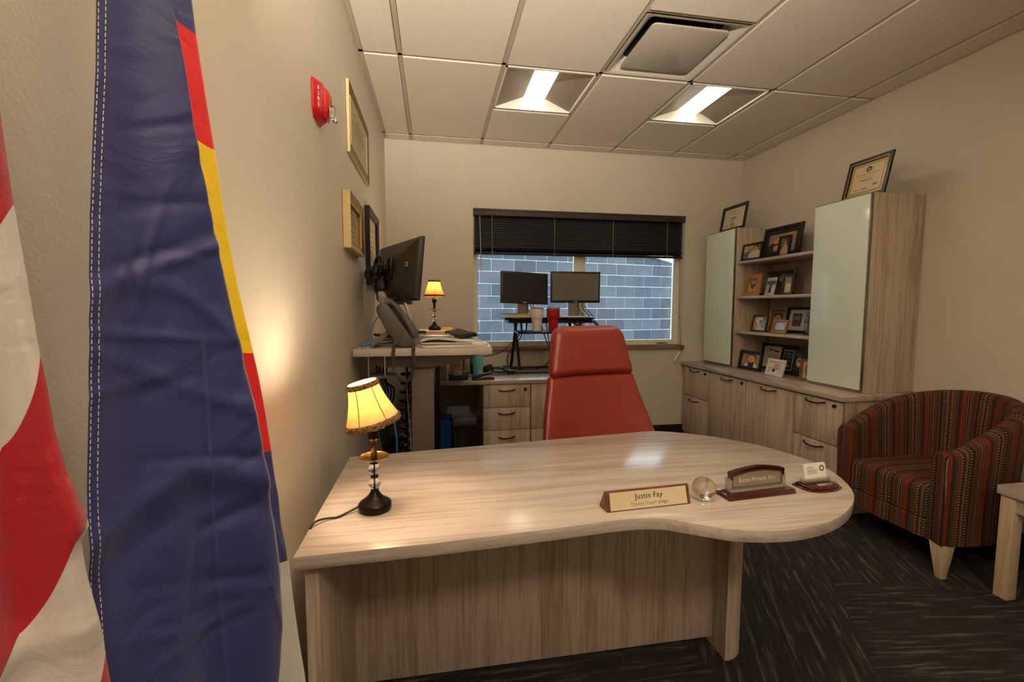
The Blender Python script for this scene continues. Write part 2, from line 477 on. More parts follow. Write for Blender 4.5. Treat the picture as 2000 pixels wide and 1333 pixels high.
def lens_mat(name, e):
    m, nt, b = base(name)
    b.inputs['Base Color'].default_value = lin('#fff0d8')
    b.inputs['Emission Color'].default_value = (1., .88, .70, 1)
    tc = N(nt, 'ShaderNodeTexCoord'); sp = N(nt, 'ShaderNodeSeparateXYZ', {0: tc.outputs['Object']})
    ab = N(nt, 'ShaderNodeMath', {0: sp.outputs[0]}, operation='ABSOLUTE')
    r = ramp(nt, N(nt, 'ShaderNodeMath', {0: ab.outputs[0], 1: 1/.08}, operation='MULTIPLY').outputs[0], [(0, (1, 1, 1, 1)), (.42, (.9, .9, .9, 1)), (.8, (.12, .12, .12, 1)), (1, (.08, .08, .08, 1))])
    st = N(nt, 'ShaderNodeMath', {0: r.outputs[0], 1: e}, operation='MULTIPLY')
    nt.links.new(st.outputs[0], b.inputs['Emission Strength'])
    return m
LENS = lens_mat('glowing_acrylic_lens', LENS_E)
LENS2 = lens_mat('bright_acrylic_lens', REAR_E)
WING = plain('satin_reflector_metal', '#8d8070', rough=.5, var=.02)
def troffer(label, xc, yc, lens, group='square ceiling lights with a glowing centre lens'):
    t = thing('ceiling_light', label, 'ceiling light', (xc, yc, ZC), 0, group)
    a = G/2-RW/2-.002; d = .075; r = .078
    fr = MB()
    for (p, q) in (((-a, -a), (a, -a+.012)), ((-a, a-.012), (a, a)), ((-a, -a), (-a+.012, a)), ((a-.012, -a), (a, a))):
        fr.box(p[0], q[0], p[1], q[1], .002, .012)
    fr.build('trim', WHITE, t)
    MB().add([(-a, -a, .01), (-r, -a+.05, d), (-r, a-.05, d), (-a, a, .01)], [(0, 1, 2, 3)]).build('reflector_wing', WING, t)
    MB().add([(a, -a, .01), (r, -a+.05, d), (r, a-.05, d), (a, a, .01)], [(3, 2, 1, 0)]).build('reflector_wing', WING, t)
    MB().add([(-a, -a, .01), (-r, -a+.05, d), (r, -a+.05, d), (a, -a, .01)], [(3, 2, 1, 0)]).build('end_plate', WHITE, t)
    MB().add([(-a, a, .01), (-r, a-.05, d), (r, a-.05, d), (a, a, .01)], [(0, 1, 2, 3)]).build('end_plate', WHITE, t)
    rings = []
    for y in (-a+.05, a-.05):
        rings.append([(r*math.cos(PI*k/14), y, d-.055*math.sin(PI*k/14)) for k in range(15)])
    MB().loft(rings, cap=True, closed=True).build('lens', lens, t, smooth=True)
    return t
troffer('lit square ceiling light nearest the left wall', xs[1]+G/2, GY0+G/2, LENS)
troffer('lit square ceiling light toward the right wall, over the window', xs[3]+G/2, GY0+G/2, LENS)
troffer('lit square ceiling light at the rear of the office', xs[1]+G/2, (special[3][1]+special[3][2])/2, LENS2)

# air diffuser with a suspended square plate
t = thing('air_diffuser', 'white square ceiling air diffuser with a rounded flat plate', 'air vent', (xs[2]+G/2, GY0-G/2, ZC))
a = G/2-RW/2-.002
def rsq(h, r, z, n=6):
    out = []
    for cx, cy, a0 in ((h-r, h-r, 0), (-h+r, h-r, PI/2), (-h+r, -h+r, PI), (h-r, -h+r, 1.5*PI)):
        for k in range(n+1): out.append(Vector((cx+r*math.cos(a0+PI/2*k/n), cy+r*math.sin(a0+PI/2*k/n), z)))
    return out
MB().loft([rsq(a, .004, .002), rsq(a-.02, .02, .004), rsq(a-.055, .05, .035), rsq(a-.075, .05, .07)], cap=False).build('diffuser_cone', DIFF, t, smooth=True)
MB().loft([rsq(a-.075, .05, .07), rsq(a-.075, .05, .075)]).build('duct_throat', GASKET, t)
MB().loft([rsq(.215, .025, .001), rsq(.22, .028, .004), rsq(.22, .028, .010), rsq(.212, .025, .013)]).build('face_plate', plain('diffuser_plate_metal', '#b9aea0', rough=.3, var=.01), t, smooth=True)
for sx in (-1, 1):
    for sy in (-1, 1): MB().box(sx*.15-.006, sx*.15+.006, sy*.17-.004, sy*.17+.004, .013, .071).build('hanger_clip', SILVER, t)

# ---------------------------------------------------------------- window, blind, block wall outside
FR = plain('cream_window_vinyl', '#efe6d4', rough=.45, var=.02)
win = structure('window_1', MB().box(WX0, WX0+.045, .085, .15, WZ0, WZ1).box(WX1-.045, WX1, .085, .15, WZ0, WZ1).box(WX0+.045, WX1-.045, .085, .15, WZ0, WZ0+.05)
                .box(WX0+.045, WX1-.045, .085, .15, WZ1-.05, WZ1), FR)
MXA, MXB = 1.755, 1.86
MB().box(MXA, MXB, .085, .15, WZ0+.05, WZ1-.05).build('mullion', FR, win, bevel=.003)
MB().box(WX0+.045, MXA, .115, .121, WZ0+.05, WZ1-.05).build('pane', PANE, win)
MB().box(MXB, WX1-.045, .115, .121, WZ0+.05, WZ1-.05).build('pane', PANE, win)
MB().box(2.62, 2.74, .078, .088, WZ0+.012, WZ0+.022).build('latch', BRASS, win, bevel=.002)
MB().box(WX0-.02, WX1+.02, -.022, .085, WZ0-.038, WZ0).build('window_sill', SILL_W, win, bevel=.004)

bl = thing('window_blind', 'dark brown slatted blind pulled halfway down the window', 'blind', (WX0, .03, 1.79))
BLM = plain('dark_brown_blind', '#120d09', rough=.6, var=.08)
VAL = plain('brown_valance', '#3a2d1f', rough=.5, var=.04)
bx0, bx1 = WX0+.004, WX1-.004
MB().box(bx0-.004, bx1+.004, -.006, .006, WZ1-.062, WZ1-.002).box(bx0-.004, bx1+.004, -.012, -.006, WZ1-.018, WZ1-.002).box(bx0-.004, bx1+.004, -.012, -.006, WZ1-.062, WZ1-.05).build('valance', VAL, bl, world=True, bevel=.002)
sl = None; nsl = 14; zt = WZ1-.075; zb = 1.835
for k in range(nsl):
    z = zt+(zb-zt)*k/(nsl-1)
    if sl is None:
        mb = MB(); w2 = .0165
        prof = [(-.006, -w2), (-.001, 0), (.006, w2), (.0075, w2), (.0005, 0), (-.0045, -w2)]
        mb.prism([(p[0], p[1]) for p in prof], (bx0+.012-WX0), (bx1-.012-WX0), axis='x')
        o = mb.build('slat', BLM, bl); sl = o.data
    else: o = link_child('slat', sl, bl)
    o.location = (0, 0, z-1.79)
for k in range(3): link_child('slat', sl, bl, (0, 0, 1.822-1.79-.006*k), (math.radians(70), 0, 0))
MB().box(bx0+.01, bx1-.01, .014, .05, 1.775, 1.795).build('bottom_rail', BLM, bl, world=True, bevel=.003)
for x in (.94, 1.53, 2.11, 2.67):
    MB().tube([(x, .012, WZ1-.06), (x, .01, 1.80)], .0022, 6).build('ladder_cord', plain('pale_cord', '#a89a80', rough=.7), bl, world=True)
    MB().box(x-.006, x+.006, .004, .014, 1.775, 1.80).build('cord_clip', plain('tan_clip', '#6b5636'), bl, world=True)
MB().tube([(.825, .0, WZ1-.06), (.838, -.004, 1.62)], .004, 8).build('tilt_wand', plain('clear_wand', '#b5a890', rough=.3), bl, world=True)
MB().tube(crm([(2.80, .0, WZ1-.06), (2.803, -.005, 1.6), (2.812, -.012, 1.2), (2.82, -.03, .97), (2.828, -.035, .885)]), .0018, 6).build('lift_cord', plain('dark_cord', '#3a3026'), bl, world=True)
MB().sphere((2.812, -.012, 1.2), .007).build('cord_bead', BLACKP, bl, world=True, smooth=True)
t = thing('cord_pull', 'white tube with a red band hanging from the blind cord', 'cord pull', (2.828, -.035, .885))
d = Vector((-.073, .0, -.132)).normalized(); q = d.to_track_quat('Z', 'Y').to_matrix().to_4x4()
MB().lathe([(.010, .03), (.012, .034), (.012, .15), (.009, .152)], 16, M=q).build('tube', plain('white_plastic', '#ece6d8', rough=.35, var=.02), t, smooth=True)
MB().lathe([(.0118, .014), (.0125, .018), (.0125, .03), (.0115, .034)], 16, M=q).build('band', plain('red_plastic', '#c8321c', rough=.35, var=.03), t, smooth=True)
MB().lathe([(.004, 0), (.008, .004), (.010, .014)], 12, M=q).build('cap', BLACKP, t, smooth=True)

# block wall across the yard, each block a piece
WO = Vector((.35, 3.07, 0)); WA = math.atan2(.82, 4.0)
ow = structure('wall_outside', MB().prism([(-4, -3), (9, -3), (9, 1.50), (-4, 4.17)], .012, .3, axis='y'), plain('pale_mortar', '#c9d3da', rough=.9, var=.05))
ow.location = WO; ow.rotation_euler = (0, 0, WA); MW[ow.name] = Matrix.Translation(WO) @ Matrix.Rotation(WA, 4, 'Z')
BLK = [plain('blue_grey_block_%s' % n, c, rough=.8, var=.14, scale=9, bump=.5, bscale=60) for n, c in (('slate', '#434b54'), ('steel', '#4d555e'), ('ash', '#3b434b'))]
BW_, BH_ = .4064, .2032
bme = []
for m in BLK:
    o = MB().box(.006, BW_-.006, 0, .06, .006, BH_-.006).build('block', m, ow, bevel=.004, seg=1)
    bme.append(o.data); bpy.data.objects.remove(o)
nb = 0
for r in range(-2, 17):
    z = r*BH_+.05
    for c in range(-1, 14):
        x = c*BW_+(BW_/2 if r % 2 else 0)
        if z > 2.275-.205*(x-4.03)+.2: continue
        link_child('block', random.choice(bme), ow, (x, -.0, z)); nb += 1
MB().prism([(9, 1.256), (9, 1.60), (-4, 4.27), (-4, 3.921)], -.07, .3, axis='y').build('fascia', plain('white_fascia', '#e9e6de', rough=.6, var=.02), ow)
structure('floor_outside', MB().box(-6, 14, .2, 12, -.6, -.5), plain('grey_gravel', '#7d7a72', rough=.95, scale=80, var=.3))

# ---------------------------------------------------------------- executive desk
t = thing('executive_desk', 'pale laminate desk with a rounded bow-shaped end and upright panels', 'desk', (.11, -3.1, 0))
out = [(.092, -3.122), (.40, -3.112), (.62, -3.098), (.80, -3.082)]
out += [tuple(p[:2]) for p in crm([(.80, -3.082, 0), (.90, -3.076, 0), (.985, -3.085, 0), (1.06, -3.128, 0), (1.15, -3.176, 0), (1.28, -3.196, 0), (1.42, -3.172, 0), (1.55, -3.106, 0), (1.655, -3.01, 0),
                                   (1.728, -2.87, 0), (1.742, -2.74, 0), (1.70, -2.59, 0), (1.62, -2.47, 0), (1.51, -2.37, 0), (1.38, -2.305, 0), (1.25, -2.31, 0)], 6)[1:]]
out += [(1.0, -2.34), (.7, -2.375), (.094, -2.443)]
MB().prism(out, .708, .74).build('desk_top', WOOD_X, t, world=True, bevel=.002, seg=2)
MB().box(.105, .137, -3.085, -2.47, 0, .708).build('end_panel', WOOD_Z, t, world=True, bevel=.001)
MB().box(.137, 1.443, -2.66, -2.638, .03, .708).build('modesty_panel', WOOD_Z, t, world=True, bevel=.001)
leg = [(1.443, -2.745)]+[(1.443+.10*math.sin(a), -2.66-.088*math.cos(a)) for a in [PI/2*k/10 for k in range(1, 11)]]+[(1.543, -2.47), (1.443, -2.47)]
MB().prism(leg, 0, .708).build('leg', WOOD_Z, t, world=True, smooth=30)

# ---------------------------------------------------------------- table lamps
def lamp(label, x, y, z, tilt, tdir, rz=0.):
    t = thing('table_lamp', label, 'lamp', (x, y, z), rz, 'small bronze lamps with crystal beads')
    MB().lathe([(.0001, 0), (.042, 0), (.044, .003), (.044, .018), (.041, .022), (.034, .027), (.024, .034), (.017, .042), (.012, .05), (.0095, .056), (.0001, .056)], 28).build('base', BRONZE, t, smooth=True)
    for zc in (.073, .113): MB().sphere((0, 0, zc), .0165, 20).build('crystal_bead', CRYSTAL, t, smooth=60)
    for zc in (.0565, .093, .131): MB().lathe([(.004, -.004), (.010, -.0028), (.011, 0), (.010, .0028), (.004, .004)], 18, (0, 0, zc)).build('collar', BRONZE, t, smooth=True)
    MB().tube([(0, 0, .05), (0, 0, .14)], .0016, 8).build('core_rod', BRONZE, t)
    MB().lathe([(.004, .140), (.034, .143), (.040, .148), (.0395, .150), (.033, .1455), (.004, .1435)], 28).build('drip_disc', BRASS, t, smooth=True)
    MB().lathe([(.0075, .142), (.0085, .150), (.0085, .188), (.011, .194), (.016, .199), (.0165, .222), (.014, .224)], 20).build('stem', BRONZE, t, smooth=True)
    MB().lathe([(.012, .222), (.013, .226), (.011, .242)], 14).build('socket', BRASS, t, smooth=True)
    MB().tube([(.012, 0, .225), (.028, 0, .226)], .0022, 8).build('switch_key', BRASS, t)
    M = Matrix.Translation((0, 0, .245)) @ Matrix.Rotation(tilt, 4, tdir)
    MB().sphere((0, 0, .035), .017, 14, 1.25).xf(M).build('bulb', emit('bulb_glow_'+str(len(MATS)), '#ffdca6', 14.), t, smooth=60)
    # flared six-panel shade
    def rad(h): return .0405+(.0745-.0405)*(max(0, 1-h)**1.5)
    nseg, nh = 36, 8
    def ring(h, off=0.):
        pts = []
        for k in range(nseg):
            a = 2*PI*k/nseg; s = abs(math.sin(3*a))
            r = (rad(h)+off)*(1-.035*(1-s))
            zz = .108*h+(.006*(s-.5) if h < .02 or h > .98 else 0)*0
            pts.append(M @ Vector((r*math.cos(a), r*math.sin(a), zz)))
        return pts
    MB().loft([ring(k/nh) for k in range(nh+1)]+[ring(k/nh, -.0012) for k in range(nh, -1, -1)], cap=False).build('lamp_shade', SHADE, t, smooth=60)
    sh = [o for o in t.children if o.name.startswith('lamp_shade')][-1]
    for h0, h1, tk in ((-.06, .085, .003), (.90, 1.03, .003)):
        def rg(h, off):
            hh = max(0, min(1, h))
            return [p+(M.to_3x3() @ Vector((0, 0, .108*(h-hh)))) for p in ring(hh, off)]
        MB().loft([rg(h0, tk*.3), rg(h0*.7+h1*.3, tk), rg(h0*.3+h1*.7, tk), rg(h1, tk*.3), rg(h1, -.002), rg(h0, -.002), rg(h0, tk*.3)], cap=False).build('braid_trim', TRIM, sh, smooth=60)
    for k in range(6):
        a = PI/3*k
        pts = [M @ Vector((rad(h)*.966*math.cos(a), rad(h)*.966*math.sin(a), .108*h)) for h in [i/8 for i in range(9)]]
        MB().tube(pts, .0013, 6).build('shade_rib', plain('rib_brown', '#8a6a45'), sh)
    li = bpy.data.lights.new('bulb_light', 'POINT'); li.energy = BULB_W; li.color = (1., .84, .61); li.shadow_soft_size = .02
    lo = bpy.data.objects.new('bulb_light', li); COL.objects.link(lo); lo.parent = t; lo.location = M @ Vector((0, 0, .092))
    return t
l1 = lamp('lit bronze lamp with tilted shade on the desk by the left wall', .241, -2.905, .74, -.24, 'Y', .15)
MB().tube(crm([(-.042, .004, .012), (-.07, -.01, .006), (-.095, -.025, .0035), (-.118, -.03, .006), (-.14, -.045, .010), (-.153, -.06, .006), (-.160, -.07, -.03), (-.165, -.08, -.2), (-.17, -.06, -.55)]), .003, 8).build('power_cord', BLACKP, l1, smooth=60)
l2 = lamp('lit bronze lamp standing on the raised desk before the back wall', .41, -.86, 1.127, .0, 'Y', .6)

# ---------------------------------------------------------------- things along the desk front
t = thing('name_plate', 'wooden wedge name plate with a polished brass front', 'name plate', (.985, -3.0, .74), math.radians(3.6))
L2 = .128
MB().prism([(-.026, 0), (.024, 0), (.022, .006), (-.004, .052), (-.012, .052)], -L2, L2, axis='x').build('wedge', WALNUT, t, bevel=.0015)
fx, fz = Vector((-.026, 0, 0)), None
nrm = Vector((0, -.052, .014)).normalized(); upv = Vector((0, .014, .052)).normalized()
ctr = Vector((0, -.019, .026))+nrm*.0005
P = lambda u, v, d=0.: ctr+Vector((u, 0, 0))+upv*v+nrm*d
hw, hh = .117, .0235
MB().add([P(-hw, -hh, .0002), P(hw, -hh, .0002), P(hw, hh, .0002), P(-hw, hh, .0002), P(-hw, -hh, .0016), P(hw, -hh, .0016), P(hw, hh, .0016), P(-hw, hh, .0016)],
         [(0, 3, 2, 1), (4, 5, 6, 7), (0, 1, 5, 4), (1, 2, 6, 5), (2, 3, 7, 6), (3, 0, 4, 7)]).build('brass_plate', plain('satin_brass_plate', '#ecd9b2', rough=.38, metal=.3, var=.02), t)
lettering('Justin Fay', .021, INK, t, basis(P(0, .008, .0019), (1, 0, 0), upv), spacing=1.05)
lettering('County Court Judge', .0125, GREYINK, t, basis(P(0, -.0115, .0019), (1, 0, 0), upv), spacing=1.1)

t = thing('crystal_globe', 'clear etched glass globe between the two name plates', 'paperweight', (1.166, -2.998, .74))
MB().lathe([(.0001, .0005), (.012, .0005)]+[(.0335*math.sin(a), .0325-.0335*math.cos(a)) for a in [.42+(PI-.42)*k/16 for k in range(16)]]+[(.0001, .066)], 28).build('glass_ball', glassy('smoky_crystal', (.98, .93, .82), .03), t, smooth=60)
gl = MB()
for a0, b0, ra, rb in ((.2, .2, .30, .24), (1.1, -.15, .25, .3), (2.4, .3, .35, .2), (3.6, -.1, .3, .35), (4.9, .25, .28, .22), (5.6, -.4, .2, .18)):
    pts = []
    for k in range(12):
        a = a0+ra*math.cos(2*PI*k/12)*(1+.2*math.sin(3*k)); b = b0+rb*math.sin(2*PI*k/12)
        pts.append((.0338*math.cos(b)*math.cos(a), .0338*math.cos(b)*math.sin(a), .0325+.0338*math.sin(b)))
    gl.add(pts, [list(range(12))])
gl.build('etched_land', plain('etched_frost', '#efe6d2', rough=.6, Transmission_Weight=.75), t)

t = thing('name_plate', 'rosewood name plate with silver uprights and an arched engraved plate', 'name plate', (1.345, -2.985, .74), math.radians(4.5))
MB().prism([(-.032, 0), (.032, 0), (.032, .005), (.026, .008), (.026, .013), (-.026, .013), (-.026, .008), (-.032, .005)], -.118, .118, axis='x').build('base', ROSEW, t, bevel=.0015)
MB().box(-.098, .098, -.014, .014, .013, .024).build('silver_bar', SILVER, t, bevel=.002)
for sx in (-1, 1): MB().box(sx*.096-.006, sx*.096+.006, -.007, .008, .024, .056).build('upright', SILVER, t, bevel=.0015)
arch = [(-.088, .024), (.088, .024), (.088, .062)]+[(.088-.176*k/14, .062+.012*math.sin(PI*k/14)) for k in range(1, 14)]+[(-.088, .062)]
MB().prism(arch, -.004, .001, axis='y').build('plate', plain('engraved_pewter', '#a99b89', rough=.3, metal=.6, var=.02), t)
arch2 = [(-.0905, .050), (-.0885, .060)]+[(-.0885+.177*k/14, .0625+.012*math.sin(PI*k/14)) for k in range(15)]+[(.0905, .050), (.094, .052), (.094, .067)]+[(.094-.188*k/14, .0725+.012*math.sin(PI*k/14)) for k in range(15)]+[(-.094, .067), (-.094, .052)]
MB().prism(arch2[::1], -.008, .008, axis='y').build('arched_crest', ROSEW, t, smooth=30)
bd = MB()
for p, q in zip(arch, arch[1:]+arch[:1]): pass
inner = [(x*.955, .0265+(z-.024)*.90) for x, z in arch]
bd.tube([(x, -.0043, z) for x, z in inner+inner[:1]], .0006, 6).build('border_line', BLACKP, t)
def smallcaps(text, big, small, mat, parent, c, gap=.0011, space=.0055):
    items = []; x = 0
    for wi, wd_ in enumerate(text.split()):
        for k, ch in enumerate(wd_):
            o = lettering(ch, big if k == 0 else small, mat, parent, Matrix.Identity(4))
            xs_ = [v.co.x for v in o.data.vertices]; ys_ = [v.co.y for v in o.data.vertices]
            items.append((o, x-min(xs_), -min(ys_))); x += max(xs_)-min(xs_)+gap
        x += space-gap
    x -= space
    for o, dx, dy in items: o.matrix_local = basis(Vector(c)+Vector((dx-x/2, 0, dy)), (1, 0, 0), (0, 0, 1))
smallcaps('JUSTIN PATRICK FAY', .0165, .0125, PAPER, t, (0, -.0046, .041), space=.007)

t = thing('card_holder', 'rosewood card holder with a silver clip at the desk tip', 'card holder', (1.57, -2.975, .74), math.radians(5))
ho = [(-.066, .034), (-.066, -.012), (-.058, -.03), (-.03, -.04), (.0, -.043), (.03, -.04), (.058, -.03), (.066, -.012), (.066, .034)]
MB().prism(ho, 0, .006).build('base', ROSEW, t, bevel=.002)
MB().prism([(x*.9, y*.86) for x, y in ho], .006, .012).build('base_step', ROSEW, t, bevel=.002)
MB().box(-.05, .05, .002, .024, .012, .024).build('clip', SILVER, t, bevel=.002)
MB().prism([(-.02, -.026), (.03, -.022), (.036, -.006), (-.02, -.006)], .012, .0145).build('emblem_plate', CHROME, t, bevel=.001)
cs = thing('business_cards', 'stack of white business cards standing in the rosewood holder', 'cards', (1.57, -2.961, .764), math.radians(5), lean=.18)
for k in range(7):
    MB().box(-.040+.0008*k, .044+.0008*k, -.002+.0016*k, -.0013+.0016*k, 0, .040+.0006*k).build('card', PAPER, cs)
cm_ = MB()
for z, x0, x1 in ((.033, -.028, -.008), (.029, -.03, -.004), (.023, -.03, .012), (.019, -.03, .006), (.014, -.03, .01)): cm_.box(x0, x1, -.0023, -.002, z, z+.0016)
cm_.build('printed_lines', GREYINK, cs)
MB().prism(ell(.028, .028, .010, .010, 20), -.0022, -.002, axis='y').build('printed_seal', GREYINK, cs)
MB().prism(ell(.028, .028, .0045, .0045, 14), -.0024, -.0022, axis='y').build('printed_seal', PAPER, cs)

# ---------------------------------------------------------------- red leather swivel chair
t = thing('office_chair', 'high-backed red leather swivel chair behind the desk', 'chair', (1.285, -1.93, 0), math.radians(11))
def ring(z, w, th, y, wing, n=3.2, m=40):
    pts = []
    for k in range(m):
        a = 2*PI*k/m; c, s_ = math.cos(a), math.sin(a)
        X = w*math.copysign(abs(c)**(2/n), c); Y = th*math.copysign(abs(s_)**(2/n), s_)
        pts.append(Vector((X, y+Y-wing*(abs(X)/max(w, .01))**2.2, z)))
    return pts
def prof(tab, z):
    for (a, va), (b, vb) in zip(tab, tab[1:]):
        if a <= z <= b:
            q = (z-a)/(b-a); q = q*q*(3-2*q) if False else q
            return va+(vb-va)*q
    return tab[0][1] if z < tab[0][0] else tab[-1][1]
WT = [(.40, .335), (.50, .348), (.60, .338), (.70, .315), (.80, .289), (.90, .264), (1.0, .246), (1.1, .226), (1.16, .212), (1.2, .20)]
YT = [(.40, .10), (.55, .135), (.75, .17), (.95, .20), (1.2, .235)]
WG = [(.40, .15), (.6, .12), (.8, .075), (1.0, .045), (1.2, .03)]
rs = []
for k in range(25):
    z = .40+(.932-.40)*k/24; e = min(1, (.932-z)/.022) if z > .90 else 1; e2 = min(1, (z-.40)/.03+.3)
    sh = math.sqrt(max(0.02, 1-(1-e)**2)) if e < 1 else 1
    rs.append(ring(z, prof(WT, z)*(.94+.06*sh)*(.9+.1*e2), .055*sh*e2, prof(YT, z), prof(WG, z)))
MB().loft(rs).build('backrest', LEATHER, t, smooth=60)
rs = []
z0, z1 = .918, 1.188
for k in range(27):
    z = z0+(z1-z0)*k/26
    el = min(1, (z-z0)/.045); eu = min(1, (z1-z)/.055)
    sl_ = math.sqrt(max(.01, 1-(1-el)**2)); su = math.sqrt(max(.006, 1-(1-eu)**2))
    rs.append(ring(z, prof(WT, z)*(.93+.07*sl_)*(.80+.20*su), .066*sl_*su+.004, prof(YT, z)-.010, prof(WG, z)))
MB().loft(rs).build('headrest', LEATHER, t, smooth=60)
rs = []
for z, w_, d_ in ((.43, .19, .20), (.44, .25, .245), (.47, .27, .262), (.51, .268, .26), (.53, .24, .235), (.535, .15, .15)):
    rs.append([Vector((p.x*1, p.y-.12, z)) for p in ring(z, w_, d_, 0, 0, 4.)])
MB().loft(rs).build('seat', LEATHER, t, smooth=60)
for sx in (-1, 1):
    MB().tube(crm([(sx*.30, .03, .50), (sx*.305, -.05, .56), (sx*.30, -.14, .585), (sx*.29, -.24, .58), (sx*.275, -.28, .53), (sx*.25, -.22, .47)]), .026, 12).build('armrest', LEATHER, t, smooth=60)
MB().lathe([(.03, .12), (.03, .3), (.045, .3), (.06, .40), (.12, .43)], 20, (0, -.1, 0)).build('gas_column', CHROME, t, smooth=True)
for k in range(5):
    a = 2*PI*k/5+.3; dx, dy = math.cos(a), math.sin(a)
    o = MB().tube([(dx*.02, -.1+dy*.02, .12), (dx*.15, -.1+dy*.15, .11), (dx*.29, -.1+dy*.29, .085)], [.026, .022, .016], 10).build('base_arm', CHROME, t, smooth=60)
    MB().lathe([(.012, -.022), (.027, -.018), (.03, 0), (.027, .018), (.012, .022)], 16, (dx*.3, -.1+dy*.3, .03), M=Matrix.Rotation(PI/2, 3, 'X') if False else Matrix.Rotation(PI/2, 4, 'X').to_3x3()).build('caster', BLACKP, o, smooth=True)

# ---------------------------------------------------------------- striped barrel armchair
t = thing('barrel_armchair', 'barrel armchair in rust, brown and tan striped fabric by the right wall', 'armchair', (3.08, -2.19, 0))
xf_, xb, ya, yb_ = 2.765, 3.39, -1.905, -2.475
th = .075
path = crm([(xf_, ya-.035, 0), (2.90, ya-.012, 0), (3.06, ya-.015, 0), (3.22, ya-.06, 0), (3.335, ya-.16, 0), (3.375, (ya+yb_)/2, 0), (3.335, yb_+.16, 0), (3.22, yb_+.06, 0), (3.06, yb_+.015, 0), (2.90, yb_+.012, 0), (xf_, yb_+.035, 0)], 7)
L = [0]
for a, b in zip(path, path[1:]): L.append(L[-1]+(b-a).length)
T = L[-1]
rings = []; ruv = []
for i, p in enumerate(path):
    tg = (path[min(i+1, len(path)-1)]-path[max(0, i-1)]).normalized(); nr = Vector((-tg.y, tg.x, 0))   # outward? path runs far arm -> back -> near arm
    if nr.dot(p-Vector((3.05, -2.19, 0))) < 0: nr = -nr
    u = L[i]/T; s_ = math.sin(PI*u)
    topz = .615+.215*max(0, (s_-.12)/.88)**.9 if s_ > .12 else .615
    r = []
    prof_ = [(.035, .165), (.035, .30), (.038, .45)]+[(.040+.018*s_*q, .45+(topz-.03-.45)*q) for q in (.33, .66, 1.)]
    fl = .040+.022*s_
    cap_ = [(fl*1+(-th/2)*(1-math.cos(a))-.0, topz-.03+.03*math.sin(a)) for a in [PI*k/6 for k in range(1, 6)]]
    inn = [(fl-th, topz-.03)]+[(.040+.018*s_*q-th-.008*(1-q), .40+(topz-.03-.40)*q) for q in (.66, .33, 0.)]+[(-.045, .30), (-.045, .165)]
    allp = prof_+cap_+inn
    r = [p+nr*a+Vector((0, 0, z)) for a, z in allp]
    rings.append(r)
    v = [0]
    for (a, z), (b, z2) in zip(allp, allp[1:]): v.append(v[-1]+math.hypot(b-a, z2-z))
    ruv.append([(L[i]*1.06+.012*0, q) for q in v])
mb = MB(); n = len(rings[0])
vs = [p for r in rings for p in r]; uvs = [q for r in ruv for q in r]
fs = [(i*n+j, i*n+j+1, (i+1)*n+j+1, (i+1)*n+j) for i in range(len(rings)-1) for j in range(n-1)]+[(i*n+n-1, i*n, (i+1)*n, (i+1)*n+n-1) for i in range(len(rings)-1)]
mb.add(vs, fs, uvs).build('shell', STRIPE, t, smooth=60, world=True)
sh = [o for o in t.children if o.name.startswith('shell')][0]
for r, uo in ((rings[0], 0.0), (rings[-1], .0)):      # arm fronts, slightly domed panels
    c = Vector((0, 0, 0))
    for p in r: c += p/len(r)
    big = [c+(p-c)*1.0+Vector((0, 0, 0)) for p in r]; inn2 = [c+(p-c)*.93+Vector((-.010, 0, 0)) for p in r]
    vv = big+inn2; k = len(r)
    ff = [(j, (j+1) % k, k+(j+1) % k, k+j) for j in range(k)]+[[k+j for j in range(k)]]
    uu = [((p.y+3)*1.0+.03, p.z) for p in vv]
    MB().add(vv, ff, uu).build('arm_front', STRIPE, sh, smooth=40, world=True)
# seat cushion and front rail
def cush(x0, x1, y0, y1, z0, z1, rr, name, dome=0.):
    n1, n2 = 22, 22; m = MB(); prof2 = []
    for k in range(7): a = PI/2*k/6; prof2.append((x0+rr-rr*math.sin(PI/2-a) if False else x0+rr*(1-math.sin(a)), z1-rr*(1-math.sin(a)) if False else z1-rr+rr*math.sin(a) if False else z1-rr*(1-math.sin(a))))
    line = [(x0, z0)]+[(x0, z0+(z1-rr-z0)*q) for q in (.3, .7)]+[(x0+rr*(1-math.cos(a)), z1-rr+rr*math.sin(a)) for a in [PI/2*k/6 for k in range(7)]]+[(x0+rr+(x1-x0-rr)*k/12, z1) for k in range(1, 13)]
    v = [0]
    for a, b in zip(line, line[1:]): v.append(v[-1]+math.hypot(b[0]-a[0], b[1]-a[1]))
    pts = []; uv = []
    for i, (x, z) in enumerate(line):
        for j in range(n2+1):
            q = j/n2; y = y0+(y1-y0)*q; e = math.sin(PI*q)**.4 if 0 < q < 1 else 0
            zz = z+(dome*e-dome*.5 if z > z0+.02 else 0)
            xx = x-(.012*e if x < x0+.02 else 0)
            pts.append((xx, y, zz)); uv.append((y+3, v[i]))
    fs = [(i*(n2+1)+j, i*(n2+1)+j+1, (i+1)*(n2+1)+j+1, (i+1)*(n2+1)+j) for i in range(len(line)-1) for j in range(n2)]
    k = len(pts)
    side = [i*(n2+1) for i in range(len(line))]; side2 = [i*(n2+1)+n2 for i in range(len(line))]
    pts += [(x1, y0, z0), (x1, y1, z0)]; uv += [(y0+3, 0), (y1+3, 0)]
    fs += [side+[k], (side2+[k+1])[::-1]]
    return m.add(pts, fs, uv).build(name, STRIPE, t, smooth=50, world=True)
cush(2.775, 3.31, -2.425, -1.965, .265, .425, .045, 'seat_cushion', .02)
cush(2.772, 3.30, -2.43, -1.955, .165, .258, .008, 'front_rail')
